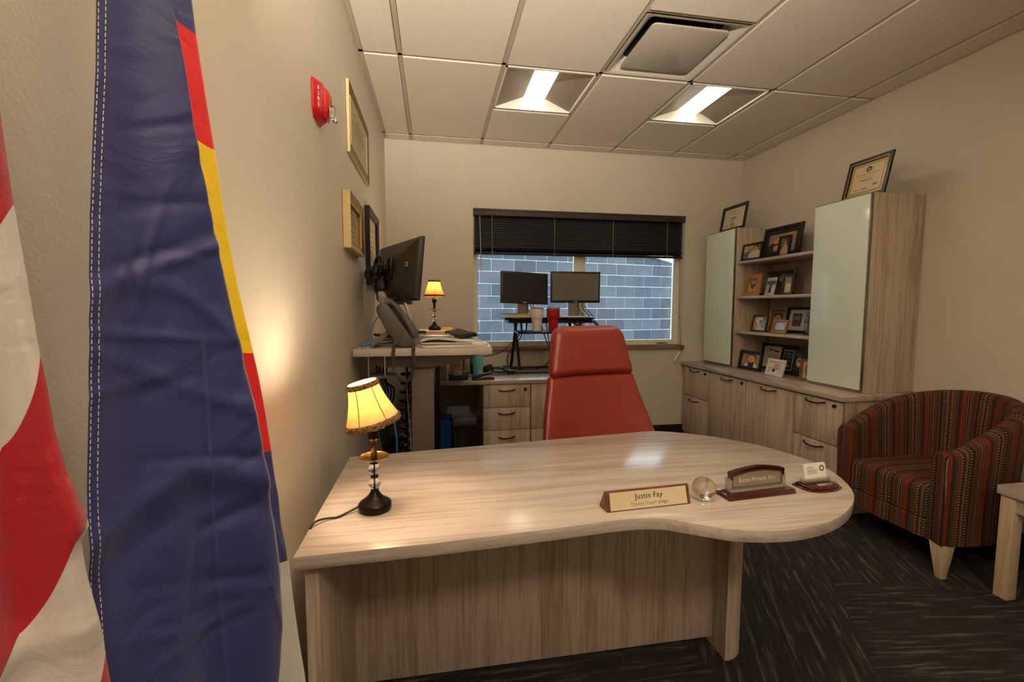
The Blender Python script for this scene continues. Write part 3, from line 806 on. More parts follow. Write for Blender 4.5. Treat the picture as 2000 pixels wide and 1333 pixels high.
for lx, ly in ((2.80, -2.445), (2.80, -1.925), (3.30, -2.36), (3.30, -2.02)):
    s1 = -1 if ly < -2.19 else 1; sx = -1 if lx < 3 else 1
    mb = MB(); a0, b0 = .034, .015
    top = [(lx-a0, ly-a0), (lx+a0, ly-a0), (lx+a0, ly+a0), (lx-a0, ly+a0)]; ox, oy = lx+sx*.014, ly+s1*.014
    bot = [(ox-b0, oy-b0), (ox+b0, oy-b0), (ox+b0, oy+b0), (ox-b0, oy+b0)]
    mb.loft([[Vector((*p, 0)) for p in bot], [Vector((*p, .168)) for p in top]]).build('leg', PALE_W, t, bevel=.002, world=True)

# ---------------------------------------------------------------- side table
t = thing('side_table', 'pale wooden side table at the right edge beside the striped armchair', 'side table', (3.14, -2.86, 0))
MB().box(2.875, 3.40, -3.12, -2.59, .468, .508).build('table_top', WOOD_Y, t, world=True, bevel=.002)
for lx in (2.885, 3.335):
    for ly in (-3.11, -2.65): MB().box(lx, lx+.052, ly, ly+.052, 0, .468).build('leg', PALE_W, t, world=True, bevel=.002)
MB().box(2.937, 3.335, -2.645, -2.625, .40, .468).build('apron', WOOD_Y, t, world=True)
MB().box(2.937, 3.335, -3.085, -3.065, .40, .468).build('apron', WOOD_Y, t, world=True)
MB().box(2.895, 2.915, -3.058, -2.65, .40, .468).build('apron', WOOD_Y, t, world=True)
MB().box(3.355, 3.375, -3.058, -2.65, .40, .468).build('apron', WOOD_Y, t, world=True)

# ---------------------------------------------------------------- credenza and hutch on the right wall
XF = 2.86
def bow_handle(parent, x, y, z, l=.15, d=.026):      # on a face looking toward -x
    pts = [(x, y-l/2, z+.004), (x-d*.75, y-l/2+.014, z+.002), (x-d, y-l*.2, z-.006), (x-d, y+l*.2, z-.006), (x-d*.75, y+l/2-.014, z+.002), (x, y+l/2, z+.004)]
    MB().tube(crm(pts, 4), .0052, 8).build('handle', BLACKM, parent, smooth=60, world=True)
def lock(parent, x, y, z):
    MB().lathe([(.011, -.001), (.012, .004), (.010, .012), (.004, .013)], 16, (x, y, z), M=Matrix.Rotation(-PI/2, 3, 'Y')).build('lock', BLACKM, parent, smooth=True, world=True)
def unit(label, y0, y1, kind):
    t = thing('credenza_cabinet', label, 'cabinet', ((XF+XR)/2, (y0+y1)/2, 0))
    MB().box(XF+.02, XR-.012, y0+.002, y1-.002, .0, .718).build('body', GASKET if False else WOOD_Z, t, world=True)
    MB().box(XF+.0195, XF+.0202, y0+.003, y1-.003, .05, .7175).build('shadow_gap', GASKET, t, world=True)
    if kind == 'drawers':
        for z0, z1, zh in ((.432, .708, .684), (.06, .426, .396)):
            d = MB().box(XF, XF+.018, y0+.004, y1-.004, z0, z1).build('drawer', WOOD_Z, t, world=True, bevel=.001)
            bow_handle(d, XF, (y0+y1)/2+.01, zh)
            if z0 > .4: lock(d, XF, y0+.05, zh-.004)
    else:
        ym = (y0+y1)/2
        for a, b in ((y0, ym), (ym, y1)):
            d = MB().box(XF, XF+.018, a+.003, b-.003, .06, .708).build('door', WOOD_Z, t, world=True, bevel=.001)
            bow_handle(d, XF, (a+b)/2+(.0 if a == y0 else -.015), .682)
            if b == y1: lock(d, XF, a+.045, .68)
    return t
unit('two-drawer wood cabinet of the right credenza, against the back wall', -.455, -.035, 'drawers')
unit('two-door wood cabinet in the middle of the right credenza', -1.447, -.455, 'doors')
unit('two-drawer wood cabinet of the right credenza, beside the striped armchair', -1.815, -1.447, 'drawers')
t = thing('worktop', 'long glossy laminate worktop of the right-wall credenza', 'worktop', (3.15, -.93, .72))
MB().box(2.842, XR-.002, -1.832, -.012, .7185, .75).build('slab', CRED_TOP, t, world=True, bevel=.002)

ALU = plain('alu_edge', '#8d8577', rough=.3, metal=.8, var=.02)
def tower(label, y0, y1):
    t = thing('glass_door_tower', label, 'cabinet', (3.25, (y0+y1)/2, .75))
    MB().box(3.072, XR-.003, y0, y1, .751, 2.0).build('body', WOOD_Z, t, world=True, bevel=.001)
    d = MB().box(3.052, 3.070, y0+.001, y1-.001, .765, 1.996).build('door', ALU, t, world=True, bevel=.001)
    MB().box(3.0478, 3.0525, y0+.006, y1-.006, .771, 1.990).build('glass_panel', FROST, d, world=True, bevel=.0008)
    return t
tower('tall cabinet with a frosted glass door nearest the back wall', -.485, -.062)
tower('tall cabinet with a frosted glass door beside the armchair', -1.752, -1.335)
t = thing('open_shelf_unit', 'open wood shelving full of photos between the frosted glass towers', 'shelves', (3.27, -.91, .75))
MB().box(3.43, XR-.003, -1.333, -.487, .751, 1.70).build('back_panel', WOOD_Z, t, world=True)
SHZ = (1.700, 1.392, 1.082)
for z in SHZ: MB().box(3.085, 3.43, -1.333, -.487, z-.022, z).build('shelf', WOOD_Y, t, world=True, bevel=.001)

# ---------------------------------------------------------------- framed photographs
def frame(label, x, yc, z, w, h, fw, fmat, prints, lean=.16, rz=-90., depth=.014, mat=None, matw=0., stand=True, name='photo_frame', cat='photo frame', group='framed pictures on the hutch', standmat=None, lip=None, turn=0.):
    t = thing(name, label, cat, (x, yc, z), math.radians(rz+turn), group, lean)
    W2 = w/2; zoff = .0
    fr = MB()
    def bar(p):   # 4-point front polygon, mitred
        fr.add([(q[0], -depth, q[1]) for q in p]+[(q[0], 0, q[1]) for q in p], [(3, 2, 1, 0), (4, 5, 6, 7), (0, 1, 5, 4), (1, 2, 6, 5), (2, 3, 7, 6), (3, 0, 4, 7)])
    A = [(-W2, 0), (W2, 0), (W2, h), (-W2, h)]; B = [(-W2+fw, fw), (W2-fw, fw), (W2-fw, h-fw), (-W2+fw, h-fw)]
    for i in range(4): bar([A[i], A[(i+1) % 4], B[(i+1) % 4], B[i]])
    fr.build('frame', fmat, t)
    if lip:
        lp = MB(); g = .004
        C = [(-W2+fw-g, fw-g), (W2-fw+g, fw-g), (W2-fw+g, h-fw+g), (-W2+fw-g, h-fw+g)]
        for i in range(4):
            a, b, c, d = C[i], C[(i+1) % 4], B[(i+1) % 4], B[i]
            lp.add([(q[0], -depth-.0012, q[1]) for q in (a, b, c, d)]+[(q[0], -depth+.003, q[1]) for q in (a, b, c, d)], [(3, 2, 1, 0), (0, 1, 5, 4), (1, 2, 6, 5), (2, 3, 7, 6), (3, 0, 4, 7)])
        lp.build('inner_lip', lip, t)
    MB().box(-W2+fw*.5, W2-fw*.5, -.003, -.0005, fw*.5, h-fw*.5).build('backing_board', mat or BLACKP, t)
    iw, ih = w-2*fw-2*matw, h-2*fw-2*matw
    pm = MB(); mats = []
    for k, (kind, col, *q) in enumerate(prints):
        mm = plain('print_'+col.strip('#'), col, rough=.32, var=.03, spec=.5)
        if mm not in mats: mats.append(mm)
        pm.cur = mats.index(mm); y = -.0034-.00035*k
        if kind == 'r': poly = [(q[0], q[1]), (q[2], q[1]), (q[2], q[3]), (q[0], q[3])]
        elif kind == 'e': poly = ell(q[0], q[1], q[2], q[3], 18)
        else: poly = q[0]
        poly = [(min(1, max(0, a)), min(1, max(0, b))) for a, b in poly]
        pm.add([((a-.5)*iw, y, fw+matw+b*ih) for a, b in poly], [list(range(len(poly)))])
    pm.build('photo_print' if cat == 'photo frame' else 'print', mats, t)
    if stand:
        # easel strut reaching back to the surface
        hs = h*.55; d = hs*math.tan(lean)*1.0
        back = h*.42
        foot = Vector((0, back, back*math.tan(lean)))  # on the base plane in the leaning frame
        fz = math.tan(lean)*back
        MB().add([(-.018, .0, hs), (.018, .0, hs), (.024, back, -fz*-1+.0005), (-.024, back, -fz*-1+.0005), (-.018, .004, hs), (.018, .004, hs), (.024, back+.004, fz+.0005), (-.024, back+.004, fz+.0005)],
                 [(0, 3, 2, 1), (4, 5, 6, 7), (0, 1, 5, 4), (1, 2, 6, 5), (2, 3, 7, 6), (3, 0, 4, 7)]).build('easel_back', standmat or BLACKP, t)
    return t
def yat(ym, x): return -4.148+(ym+4.148)*(x-.4056)/(3.2-.4056)
SK, SK2 = '#b9805f', '#a86a48'
def person(cx, top, s, cloth_, hair, sk=SK):   # bust: body, head, hair
    return [('e', cloth_, cx, top-2.5*s, 1.25*s, 1.5*s), ('e', hair, cx, top-.55*s, .62*s, .66*s), ('e', sk, cx, top-.75*s, .48*s, .58*s)]
BLK_F = plain('black_frame', '#15100c', rough=.35, var=.1)
BRN_F = plain('dark_brown_frame', '#2e160c', rough=.35, var=.15)
MAH_F = plain('mahogany_frame', '#451710', rough=.3, var=.1)
WHT_F = plain('white_frame', '#d9cfc4', rough=.45, var=.03)
SIL_F = plain('silver_frame', '#b9b4ac', rough=.22, metal=.9, var=.05)
CRM_F = plain('cream_gold_frame', '#c8b48a', rough=.35, var=.08)
s0, s1, s2, s3 = SHZ[0], SHZ[1], SHZ[2], .75
frame('small black frame with two women, on the top shelf', 3.11, -.627, s0, .245, .145, .014, BLK_F,
      [('r', '#a9a15e', 0, 0, 1, 1), ('e', '#c9b46a', .2, .8, .3, .3), ('r', '#5d6b35', .6, .5, 1, 1)]+person(.33, .9, .28, '#5a647e', '#c0a070')+person(.66, .9, .28, '#c9b5a0', '#7a4526'))
frame('large dark brown frame with a dark mat, on the top shelf', 3.30, yat(-.84, 3.30), s0, .43, .285, .022, BRN_F,
      [('r', '#8b8477', 0, 0, 1, 1)]+person(.30, .88, .30, '#2c2b2e', '#9c5a3c', '#c98a6a')+[('e', '#b4603a', .78, .95, .16, .22), ('e', '#c98a6a', .80, .80, .13, .22), ('e', '#c58a66', .33, .24, .12, .16), ('e', '#b8733f', .60, .45, .08, .1)], mat=plain('charcoal_mat', '#2a241c', rough=.9), matw=.042)
frame('small black portrait frame with a girl in pink, on the top shelf', 3.16, yat(-.885, 3.16), s0, .125, .165, .013, BLK_F,
      [('r', '#3d352a', 0, 0, 1, 1), ('e', '#6b5d3a', .2, .8, .4, .3)]+[('e', '#b07a78', .5, .15, .42, .30)]+person(.55, .85, .24, '#b58a84', '#3a2418'))
frame('small silver frame half hidden by the right glass tower, on the top shelf', 3.30, -1.195, s0, .12, .16, .012, SIL_F, [('r', '#c9c2b4', 0, 0, 1, 1), ('r', '#33261e', .2, 0, .8, .7), ('e', SK, .5, .72, .16, .13)])
frame('honey wood frame with a child by a road, on the second shelf', 3.12, -.638, s1, .190, .185, .038, HONEY,
      [('r', '#b89a6b', 0, 0, 1, .62), ('r', '#6b7a58', 0, .62, 1, 1), ('e', '#5f1a1a', .5, .48, .28, .24), ('e', SK, .5, .72, .15, .13), ('r', '#3a2a20', .44, .12, .56, .3)])
frame('large silver frame with a man in a dark suit, on the second shelf', 3.30, yat(-.84, 3.30), s1, .325, .225, .012, SIL_F,
      [('r', '#201a16', 0, 0, 1, 1)]+person(.62, .86, .26, '#20242e', '#8a4520')+[('r', '#39414d', .42, 0, .62, .35)])
frame('loose snapshot of a woman on a road, on the second shelf', 3.19, yat(-.745, 3.19), s1, .105, .155, .002, PAPER,
      [('r', '#c9c6bc', 0, 0, 1, 1), ('r', '#5d7550', 0, .62, 1, .82), ('r', '#dfe2e2', 0, .82, 1, 1), ('e', '#8b5a5a', .5, .60, .17, .17), ('r', '#2f3f5c', .36, .14, .62, .45), ('e', SK, .5, .80, .09, .07)], depth=.004, cat='photograph', stand=False, name='snapshot', lean=.22)
frame('narrow brown frame leaning before the silver frame, on the second shelf', 3.20, yat(-.945, 3.20), s1, .085, .165, .016, BRN_F, [('r', '#9a8c70', 0, 0, 1, 1), ('r', '#c7bda4', .15, .1, .85, .6)], turn=25)
frame('tilted oak frame half hidden by the right glass tower, on the second shelf', 3.25, -1.205, s1, .13, .185, .024, HONEY, [('r', '#352a22', 0, 0, 1, 1), ('e', SK, .6, .6, .2, .15), ('r', '#d8d0c4', .3, 0, .9, .3)], turn=20)
frame('mahogany frame of a couple outdoors, on the third shelf', 3.17, yat(-.645, 3.17), s2, .18, .145, .014, MAH_F,
      [('r', '#c2b884', 0, 0, 1, 1), ('r', '#d9d6c4', .2, .4, 1, 1), ('e', '#b5a24c', .1, .3, .25, .3)]+person(.55, .72, .22, '#c9c4c0', '#4a3424')+person(.8, .95, .2, '#8c97a6', '#4a3424'))
frame('cream and gold frame with an oval portrait, on the third shelf', 3.33, yat(-.84, 3.33), s2, .185, .205, .010, CRM_F,
      [('r', '#8a5a1e', 0, 0, 1, 1), ('r', '#b07c30', .12, .10, .88, .9), ('r', '#3a1c10', .22, .18, .78, .82), ('e', '#d9c9b4', .5, .42, .26, .34), ('e', '#c09078', .5, .44, .16, .24)])
frame('small honey wood frame with a blue landscape, on the third shelf', 3.12, yat(-.875, 3.12), s2, .150, .115, .016, HONEY,
      [('r', '#9fb6d6', 0, 0, 1, 1), ('r', '#6f7a80', 0, 0, 1, .25), ('p', '#c9d4e2', [(.2, .2), (.9, .3), (.5, .9)]), ('p', '#5f6f92', [(.3, .3), (.36, .3), (.9, .9), (.84, .9)])], lean=.3)
frame('wide black frame with a white mat, on the third shelf', 3.335, -.965, s2, .36, .215, .022, BLK_F,
      [('r', '#d3cabb', 0, 0, 1, 1), ('r', '#5e4c44', .12, .2, .42, .82), ('e', '#a87a66', .22, .6, .05, .1), ('e', '#a87a66', .32, .62, .05, .1), ('r', '#7fa9cf', .52, .35, .95, .95), ('r', '#4c6478', .52, .35, .95, .5)])
frame('cut-glass frame with two people, at the right end of the third shelf', 3.15, yat(-1.20, 3.15), s2, .125, .155, .017, glassy('cut_glass', (.85, .84, .8), .08),
      [('r', '#5c5148', 0, 0, 1, 1), ('r', '#8a5a44', .2, 0, .38, .75), ('r', '#5c6478', .5, 0, .7, .7), ('e', SK, .29, .8, .1, .09), ('e', SK, .6, .76, .1, .09)])
frame('black frame with a laughing toddler, on the credenza top', 3.11, yat(-.545, 3.11), s3, .277, .165, .026, BLK_F,
      [('r', '#a48a62', 0, 0, 1, 1), ('e', '#ddd6cc', .52, .02, .34, .34), ('r', '#2b3048', .36, 0, .68, .42), ('e', '#7a4426', .52, .74, .28, .26), ('e', '#d59a78', .52, .62, .2, .28)])
frame('green diploma folder with a pale certificate, on the credenza top', 3.34, -.702, s3, .40, .225, .012, plain('green_leatherette', '#1c2e1a', rough=.5),
      [('r', '#1c2e1a', 0, 0, 1, 1), ('p', '#cfc8b4', [(.03, .0), (.62, .0), (.62, .88), (.56, .94), (.09, .94), (.03, .88)]), ('r', '#3a352c', .2, .74, .33, .80), ('r', '#3a352c', .36, .70, .5, .77), ('r', '#6d6656', .12, .55, .52, .565), ('r', '#6d6656', .10, .47, .54, .485), ('r', '#3a352c', .22, .34, .42, .38), ('r', '#6d6656', .12, .22, .3, .235)],
      cat='diploma', name='diploma_folder', stand=False)
frame('small white frame with a baby, at the front of the credenza top', 3.06, yat(-.845, 3.06), s3, .180, .135, .020, WHT_F,
      [('r', '#c9b79c', 0, 0, 1, 1), ('r', '#d9cdb8', 0, .5, 1, 1), ('e', '#d8d4d2', .45, .12, .36, .3), ('e', '#cf9a84', .55, .58, .22, .3), ('e', '#2c2c38', .38, .25, .12, .15)], lean=.25)
frame('black plaque with a gold-edged panel and a badge, on the credenza top', 3.25, yat(-1.035, 3.25), s3, .265, .205, .006, BLACKP,
      [('r', '#0f0d0b', 0, 0, 1, 1), ('r', '#b9a876', .03, .12, .44, .98), ('r', '#14120f', .055, .15, .415, .95), ('r', '#8d8468', .15, .8, .32, .83), ('r', '#8d8468', .12, .66, .35, .68), ('r', '#8d8468', .12, .54, .35, .56), ('r', '#8d8468', .15, .42, .32, .44), ('r', '#d8d2c0', .16, .28, .31, .33),
       ('e', '#c79a54', .70, .52, .11, .2), ('e', '#8a5a2a', .70, .58, .05, .07), ('e', '#dfe2e2', .70, .46, .035, .05), ('r', '#8a6c3c', .6, .78, .8, .80), ('r', '#8a6c3c', .5, .22, .9, .24), ('r', '#d6cdb4', .965, .04, .995, .96)], cat='plaque', name='plaque', depth=.022)
frame('brown wood frame half hidden by the right glass tower, on the credenza top', 3.13, -1.262, s3, .11, .16, .018, WALNUT, [('r', '#b9a48c', 0, 0, 1, 1), ('e', '#7a5a4c', .5, .5, .3, .4), ('e', SK, .5, .55, .15, .2)], turn=35)
frame('black framed certificate with a gold seal on the left glass tower', 3.13, -.325, 2.0, .345, .235, .020, BLK_F,
      [('r', '#3c4438', 0, 0, 1, 1), ('r', '#cbbf9f', .03, .04, .97, .96), ('r', '#8a8368', .3, .80, .7, .825), ('r', '#8a8368', .18, .68, .82, .70), ('r', '#2e2a22', .38, .48, .62, .53), ('r', '#6d6656', .34, .38, .66, .405), ('e', '#b3902f', .5, .18, .09, .13), ('r', '#8a8368', .08, .18, .32, .195)],
      cat='certificate', name='framed_certificate', lip=plain('dull_gilt', '#6e5a30', rough=.4, metal=.6))
frame('gilt-edged black framed certificate with a round emblem on the right glass tower', 3.16, -1.59, 2.0, .30, .27, .026, BLK_F,
      [('r', '#8a7a52', 0, 0, 1, 1), ('r', '#b09a66', .02, .02, .98, .98), ('r', '#8a7a52', .07, .08, .93, .92), ('r', '#cdb888', .09, .10, .91, .90), ('e', '#3a1a12', .5, .77, .085, .085), ('e', '#b8862c', .5, .76, .05, .03), ('r', '#7d6c4a', .15, .62, .85, .635), ('r', '#7d6c4a', .28, .53, .72, .54), ('r', '#8d7c58', .33, .42, .67, .46), ('r', '#55608a', .42, .16, .56, .19), ('r', '#6d6656', .18, .16, .30, .18), ('r', '#6d6656', .7, .24, .84, .28)],
      cat='certificate', name='framed_certificate', lip=GOLD, standmat=HONEY, lean=.22)

# ---------------------------------------------------------------- left wall: fire strobe, framed certificates
RED = plain('alarm_red_plastic', '#c3121a', rough=.3, var=.03)
t = thing('fire_alarm', 'red wall fire alarm strobe with white lettering on the left wall', 'fire alarm', (0, -2.42, 1.99))
HZ0, HZ1 = 1.952, 2.082
hprof = [(.001, -2.452), (.007, -2.452), (.030, -2.408), (.030, -2.335), (.012, -2.322), (.001, -2.322)]
def hring(z, k, dy=0.): return [Vector((x*k if x > .002 else x, -2.387+(y+2.387)*(.55+.45*k)+dy, z)) for x, y in hprof]
MB().loft([hring(HZ0, .35), hring(HZ0+.022, .92), hring(HZ0+.03, 1), hring(HZ1-.012, 1), hring(HZ1-.003, .94), hring(HZ1, .8)]).build('housing', RED, t, world=True, bevel=.002)
MB().loft([[Vector((x, y, z)) for x, y in ((.029, -2.402), (.029, -2.34), (xx, -2.344), (xx, -2.392))] for z, xx in ((HZ0+.012, .034), (HZ0+.035, .040), (HZ0+.06, .046), (HZ1-.025, .046), (HZ1-.012, .036))]).build('raised_block', RED, t, world=True, bevel=.003)
MB().prism([(-2.392, HZ0+.022), (-2.35, HZ0+.022), (-2.35, HZ0+.062), (-2.392, HZ0+.062)], .046, .062, axis='x').build('strobe_lens', glassy('strobe_clear', (.95, .95, .92), .06), t, world=True, bevel=.005)
MB().box(.0455, .0475, -2.390, -2.352, HZ0+.024, HZ0+.060).build('strobe_reflector', CHROME, t, world=True)
MB().sphere((.058, -2.358, HZ0+.018), .009).build('strobe_bulb', CHROME, t, world=True, smooth=True)
fd = Vector((.023, .044, 0)).normalized()
for k, ch in enumerate('FIRE'):
    c = Vector((.0185, -2.430, HZ1-.030-.0185*k))+Vector((fd.y, -fd.x, 0))*.0006
    lettering(ch, .019, PAPER, t, basis(c-Vector((0, -2.42, 1.99)), fd, (0, 0, 1)), sx=1.15)

def wall_frame(label, y0, y1, z0, z1, fw, dep, fmat, lipm, paper):
    t = thing('wall_certificate', label, 'certificate', (0, (y0+y1)/2, z0))
    fr = MB()
    A = [(y0, z0), (y1, z0), (y1, z1), (y0, z1)]; B = [(y0+fw, z0+fw), (y1-fw, z0+fw), (y1-fw, z1-fw), (y0+fw, z1-fw)]
    for i in range(4):
        p = [A[i], A[(i+1) % 4], B[(i+1) % 4], B[i]]
        d = [dep, dep, dep*.62, dep*.62]
        fr.add([(.002, *q) for q in p]+[(e, *q) for q, e in zip(p, d)], [(3, 2, 1, 0), (4, 5, 6, 7), (0, 1, 5, 4), (1, 2, 6, 5), (2, 3, 7, 6), (3, 0, 4, 7)])
        fr.m[-4] = 1
    fr.build('frame', [fmat, lipm], t, world=True)
    lp = MB()
    for i in range(4):
        a, b = B[i], B[(i+1) % 4]
        lp.tube([(dep*.62, *a), (dep*.62, *b)], .004, 6)
    lp.build('inner_lip', lipm, t, world=True)
    MB().box(.004, .008, y0+fw*.6, y1-fw*.6, z0+fw*.6, z1-fw*.6).build('certificate_sheet', paper, t, world=True)
    ln = MB(); yc = (y0+y1)/2; W = (y1-y0)/2-fw
    for k, (q, l) in enumerate(((.80, .6), (.70, .35), (.62, .7), (.54, .7), (.46, .55), (.34, .3), (.22, .25))):
        z = z0+fw+(z1-z0-2*fw)*q; ln.box(.008, .0085, yc-W*l, yc+W*l, z, z+.006)
    ln.build('printed_lines', GREYINK, t, world=True)
RIBGOLD = plain('ribbed_dark_gilt', '#6e5228', rough=.4, metal=.6, var=.25, scale=90)
PARCH = plain('aged_parchment', '#b9a884', rough=.7, var=.04)
wall_frame('large gold-framed certificate high on the left wall', -1.80, -1.14, 2.045, 2.385, .055, .016, RIBGOLD, GILT_EDGE, PARCH)
wall_frame('small thick gold-framed certificate on the left wall', -1.955, -1.545, 1.565, 1.825, .038, .036, GOLD, GILT_EDGE, PARCH)
wall_frame('black-framed certificate on the left wall behind the monitor', -1.27, -.80, 1.43, 1.905, .04, .03, BLK_F, BLACKM, PARCH)

# ---------------------------------------------------------------- raised standing desk along the left wall
SD = 1.083
t = thing('standing_desk', 'raised height-adjustable desk along the left wall', 'desk', (.36, -1.1, 0))
MB().box(.012, .70, -1.85, -.36, SD-.036, SD).build('desk_top', WOOD_X, t, world=True, bevel=.002)
for yc in (-1.66, -.86):
    arm = [(.085, SD-.037), (.085, SD-.075), (.13, SD-.10), (.38, SD-.108), (.44, SD-.10), (.60, SD-.062), (.612, SD-.050), (.612, SD-.037)]
    MB().prism(arm, yc-.10, yc+.04, axis='y').build('support_arm', TAUPE, t, world=True, bevel=.003)
    MB().box(.285, .402, yc-.07, yc+.02, .44, SD-.10).build('outer_column', TAUPE, t, world=True, bevel=.004)
    MB().box(.30, .388, yc-.055, yc+.005, .06, .46).build('inner_column', plain('column_grey', '#5d5348', rough=.35), t, world=True, bevel=.003)
    MB().box(.05, .66, yc-.065, yc+.015, .012, .062).build('foot', TAUPE, t, world=True, bevel=.008)
    for fx in (.09, .62): MB().lathe([(.02, 0), (.02, .013)], 14, (fx, yc-.025, 0)).build('levelling_pad', BLACKP, t, world=True)
MB().box(.31, .38, -1.62, -.90, SD-.09, SD-.045).build('crossbar', BLACKM, t, world=True)
MB().box(.408, .435, -1.60, -1.52, .10, SD-.11).build('cable_channel', BLACKM, t, world=True)
for x in (.075, .155):
    MB().box(x, x+.005, -1.80, -1.795, SD-.14, SD-.037).build('hanging_bracket', SILVER, t, world=True)
MB().box(.07, .20, -1.76, -1.65, SD-.16, SD-.145).build('wire_tray', TAUPE, t, world=True)

# cable spine (chain of discs) and network cable
t = thing('cable_spine', 'black segmented cable spine hanging under the raised desk', 'cable holder', (.235, -1.42, 0))
vm = None
for k in range(17):
    z = .10+.053*k
    if vm is None:
        o = MB().lathe([(.012, -.010), (.036, -.007), (.040, 0), (.036, .007), (.012, .010)], 18).build('vertebra', BLACKM, t, smooth=True); vm = o.data; o.location = (0, 0, z)
    else: link_child('vertebra', vm, t, (.010*math.sin(k*.5), 0, z))
MB().tube(crm([(0, 0, .0), (.0, 0, .5), (.01, 0, .8), (.0, 0, SD-.04)]), .010, 8).build('spine_core', BLACKP, t, smooth=60)
MB().tube(crm([(.022, -.036, .05), (.03, -.038, .4), (.015, -.04, .7), (.0, -.03, SD-.05)]), .003, 6).build('white_wire', PAPER, t)
t = thing('power_cables', 'tangle of black cables hanging beside the cable spine', 'cables', (.17, -1.45, 0))
for k in range(4):
    x = .095+.017*k
    MB().tube(crm([(x, -1.45+.02*k, SD-.05), (x-.02, -1.46, .93-.02*k), (x+.025, -1.45, .80), (x-.01, -1.44, .6), (x+.02, -1.43, .3), (x, -1.4, .02)]), .005, 6).build('cable', BLACKP, t, world=True, smooth=60)
CYAN = plain('blue_cable_jacket', '#3f8fc4', rough=.4, var=.04)
t = thing('network_cable', 'bright blue network cable hanging below the raised desk', 'cable', (.19, -1.6, 0))
MB().tube(crm([(.095, -1.62, SD-.13), (.125, -1.615, .90), (.16, -1.605, .77), (.186, -1.60, .62), (.195, -1.60, .47), (.192, -1.59, .25), (.15, -1.55, .01)]), .0042, 8).build('jacket', CYAN, t, world=True, smooth=60)
t = thing('network_cable', 'blue network cable looping from the phone onto the raised desk', 'cable', (.1, -1.6, SD))
MB().tube(crm([(.135, -1.60, SD+.17), (.10, -1.62, SD+.145), (.075, -1.64, SD+.09), (.068, -1.66, SD+.02), (.05, -1.72, SD+.008), (.03, -1.70, SD+.006), (.04, -1.64, SD+.006), (.10, -1.60, SD+.007), (.17, -1.56, SD+.01), (.20, -1.52, SD+.03)]), .0036, 8).build('jacket', CYAN, t, world=True, smooth=60)

# desk phone, side-on
t = thing('desk_phone', 'grey desk phone with coiled cord on the raised desk', 'phone', (.2, -1.70, SD))
body = [(.245, SD+.002), (.295, SD+.006), (.303, SD+.03), (.27, SD+.085), (.19, SD+.20), (.172, SD+.225), (.145, SD+.232), (.122, SD+.215), (.118, SD+.185), (.16, SD+.10), (.21, SD+.025)]
MB().prism(body, -1.79, -1.60, axis='y').build('body', PHONE, t, world=True, bevel=.008, seg=3)
MB().prism([(.182, SD+.195), (.20, SD+.205), (.285, SD+.092), (.268, SD+.085)], -1.68, -1.61, axis='y').build('key_panel', DKGREY, t, world=True, bevel=.003)
MB().prism([(.135, SD+.20), (.17, SD+.23), (.155, SD+.285), (.135, SD+.295), (.115, SD+.285), (.12, SD+.24)], -1.69, -1.61, axis='y').build('display', plain('display_housing', '#8d8579', rough=.35), t, world=True, bevel=.006)
hs = crm([(.160, -1.765, SD+.236), (.20, -1.765, SD+.228), (.248, -1.765, SD+.170), (.288, -1.765, SD+.108), (.314, -1.765, SD+.052)], 6)
MB().tube(hs, [.020, .021, .022, .021, .018, .016, .0155, .015, .015, .015, .015, .0155, .016, .017, .018, .019, .020, .021, .022, .022, .022, .022, .021, .020, .018], 14).build('handset', PHONE, t, world=True, smooth=60)
MB().prism([(.082, SD), (.094, SD), (.19, SD+.075), (.20, SD+.085), (.185, SD+.09), (.14, SD+.072)], -1.76, -1.62, axis='y').build('stand_foot', plain('phone_stand', '#6d675d', rough=.4), t, world=True, bevel=.003)
MB().prism([(.158, SD+.215), (.175, SD+.236), (.206, SD+.214), (.262, SD+.135), (.304, SD+.06), (.292, SD+.05)], -1.752, -1.70, axis='y').build('cradle_recess', BLACKP, t, world=True, bevel=.003)
cp = coil([(.220, -1.815, SD+.035), (.21, -1.862, SD+.012), (.203, -1.868, SD-.05), (.212, -1.868, SD-.11), (.24, -1.868, SD-.148), (.272, -1.868, SD-.160), (.292, -1.868, SD-.135), (.302, -1.868, SD-.07), (.303, -1.865, SD-.01), (.303, -1.83, SD+.025)], .0078, 58, 8)
MB().tube(cp, .0027, 5).build('coiled_cord', plain('cord_grey', '#4f4840', rough=.4), t, world=True, smooth=60)

# monitor on an articulated arm, seen from behind
def monitor(name, label, p0, p1, zb, h, tilt, th=.022, group=None, logo=True, cat='monitor'):
    """p0 -> p1: bottom edge in plan, screen to the left-hand side of p0->p1 reversed"""
    a, b = Vector((*p0, 0)), Vector((*p1, 0)); c = (a+b)/2; d = (b-a); wd = d.length; rz = math.atan2(d.y, d.x)
    t = thing(name, label, cat, (c.x, c.y, zb), rz, group, lean=tilt)
    return t, wd
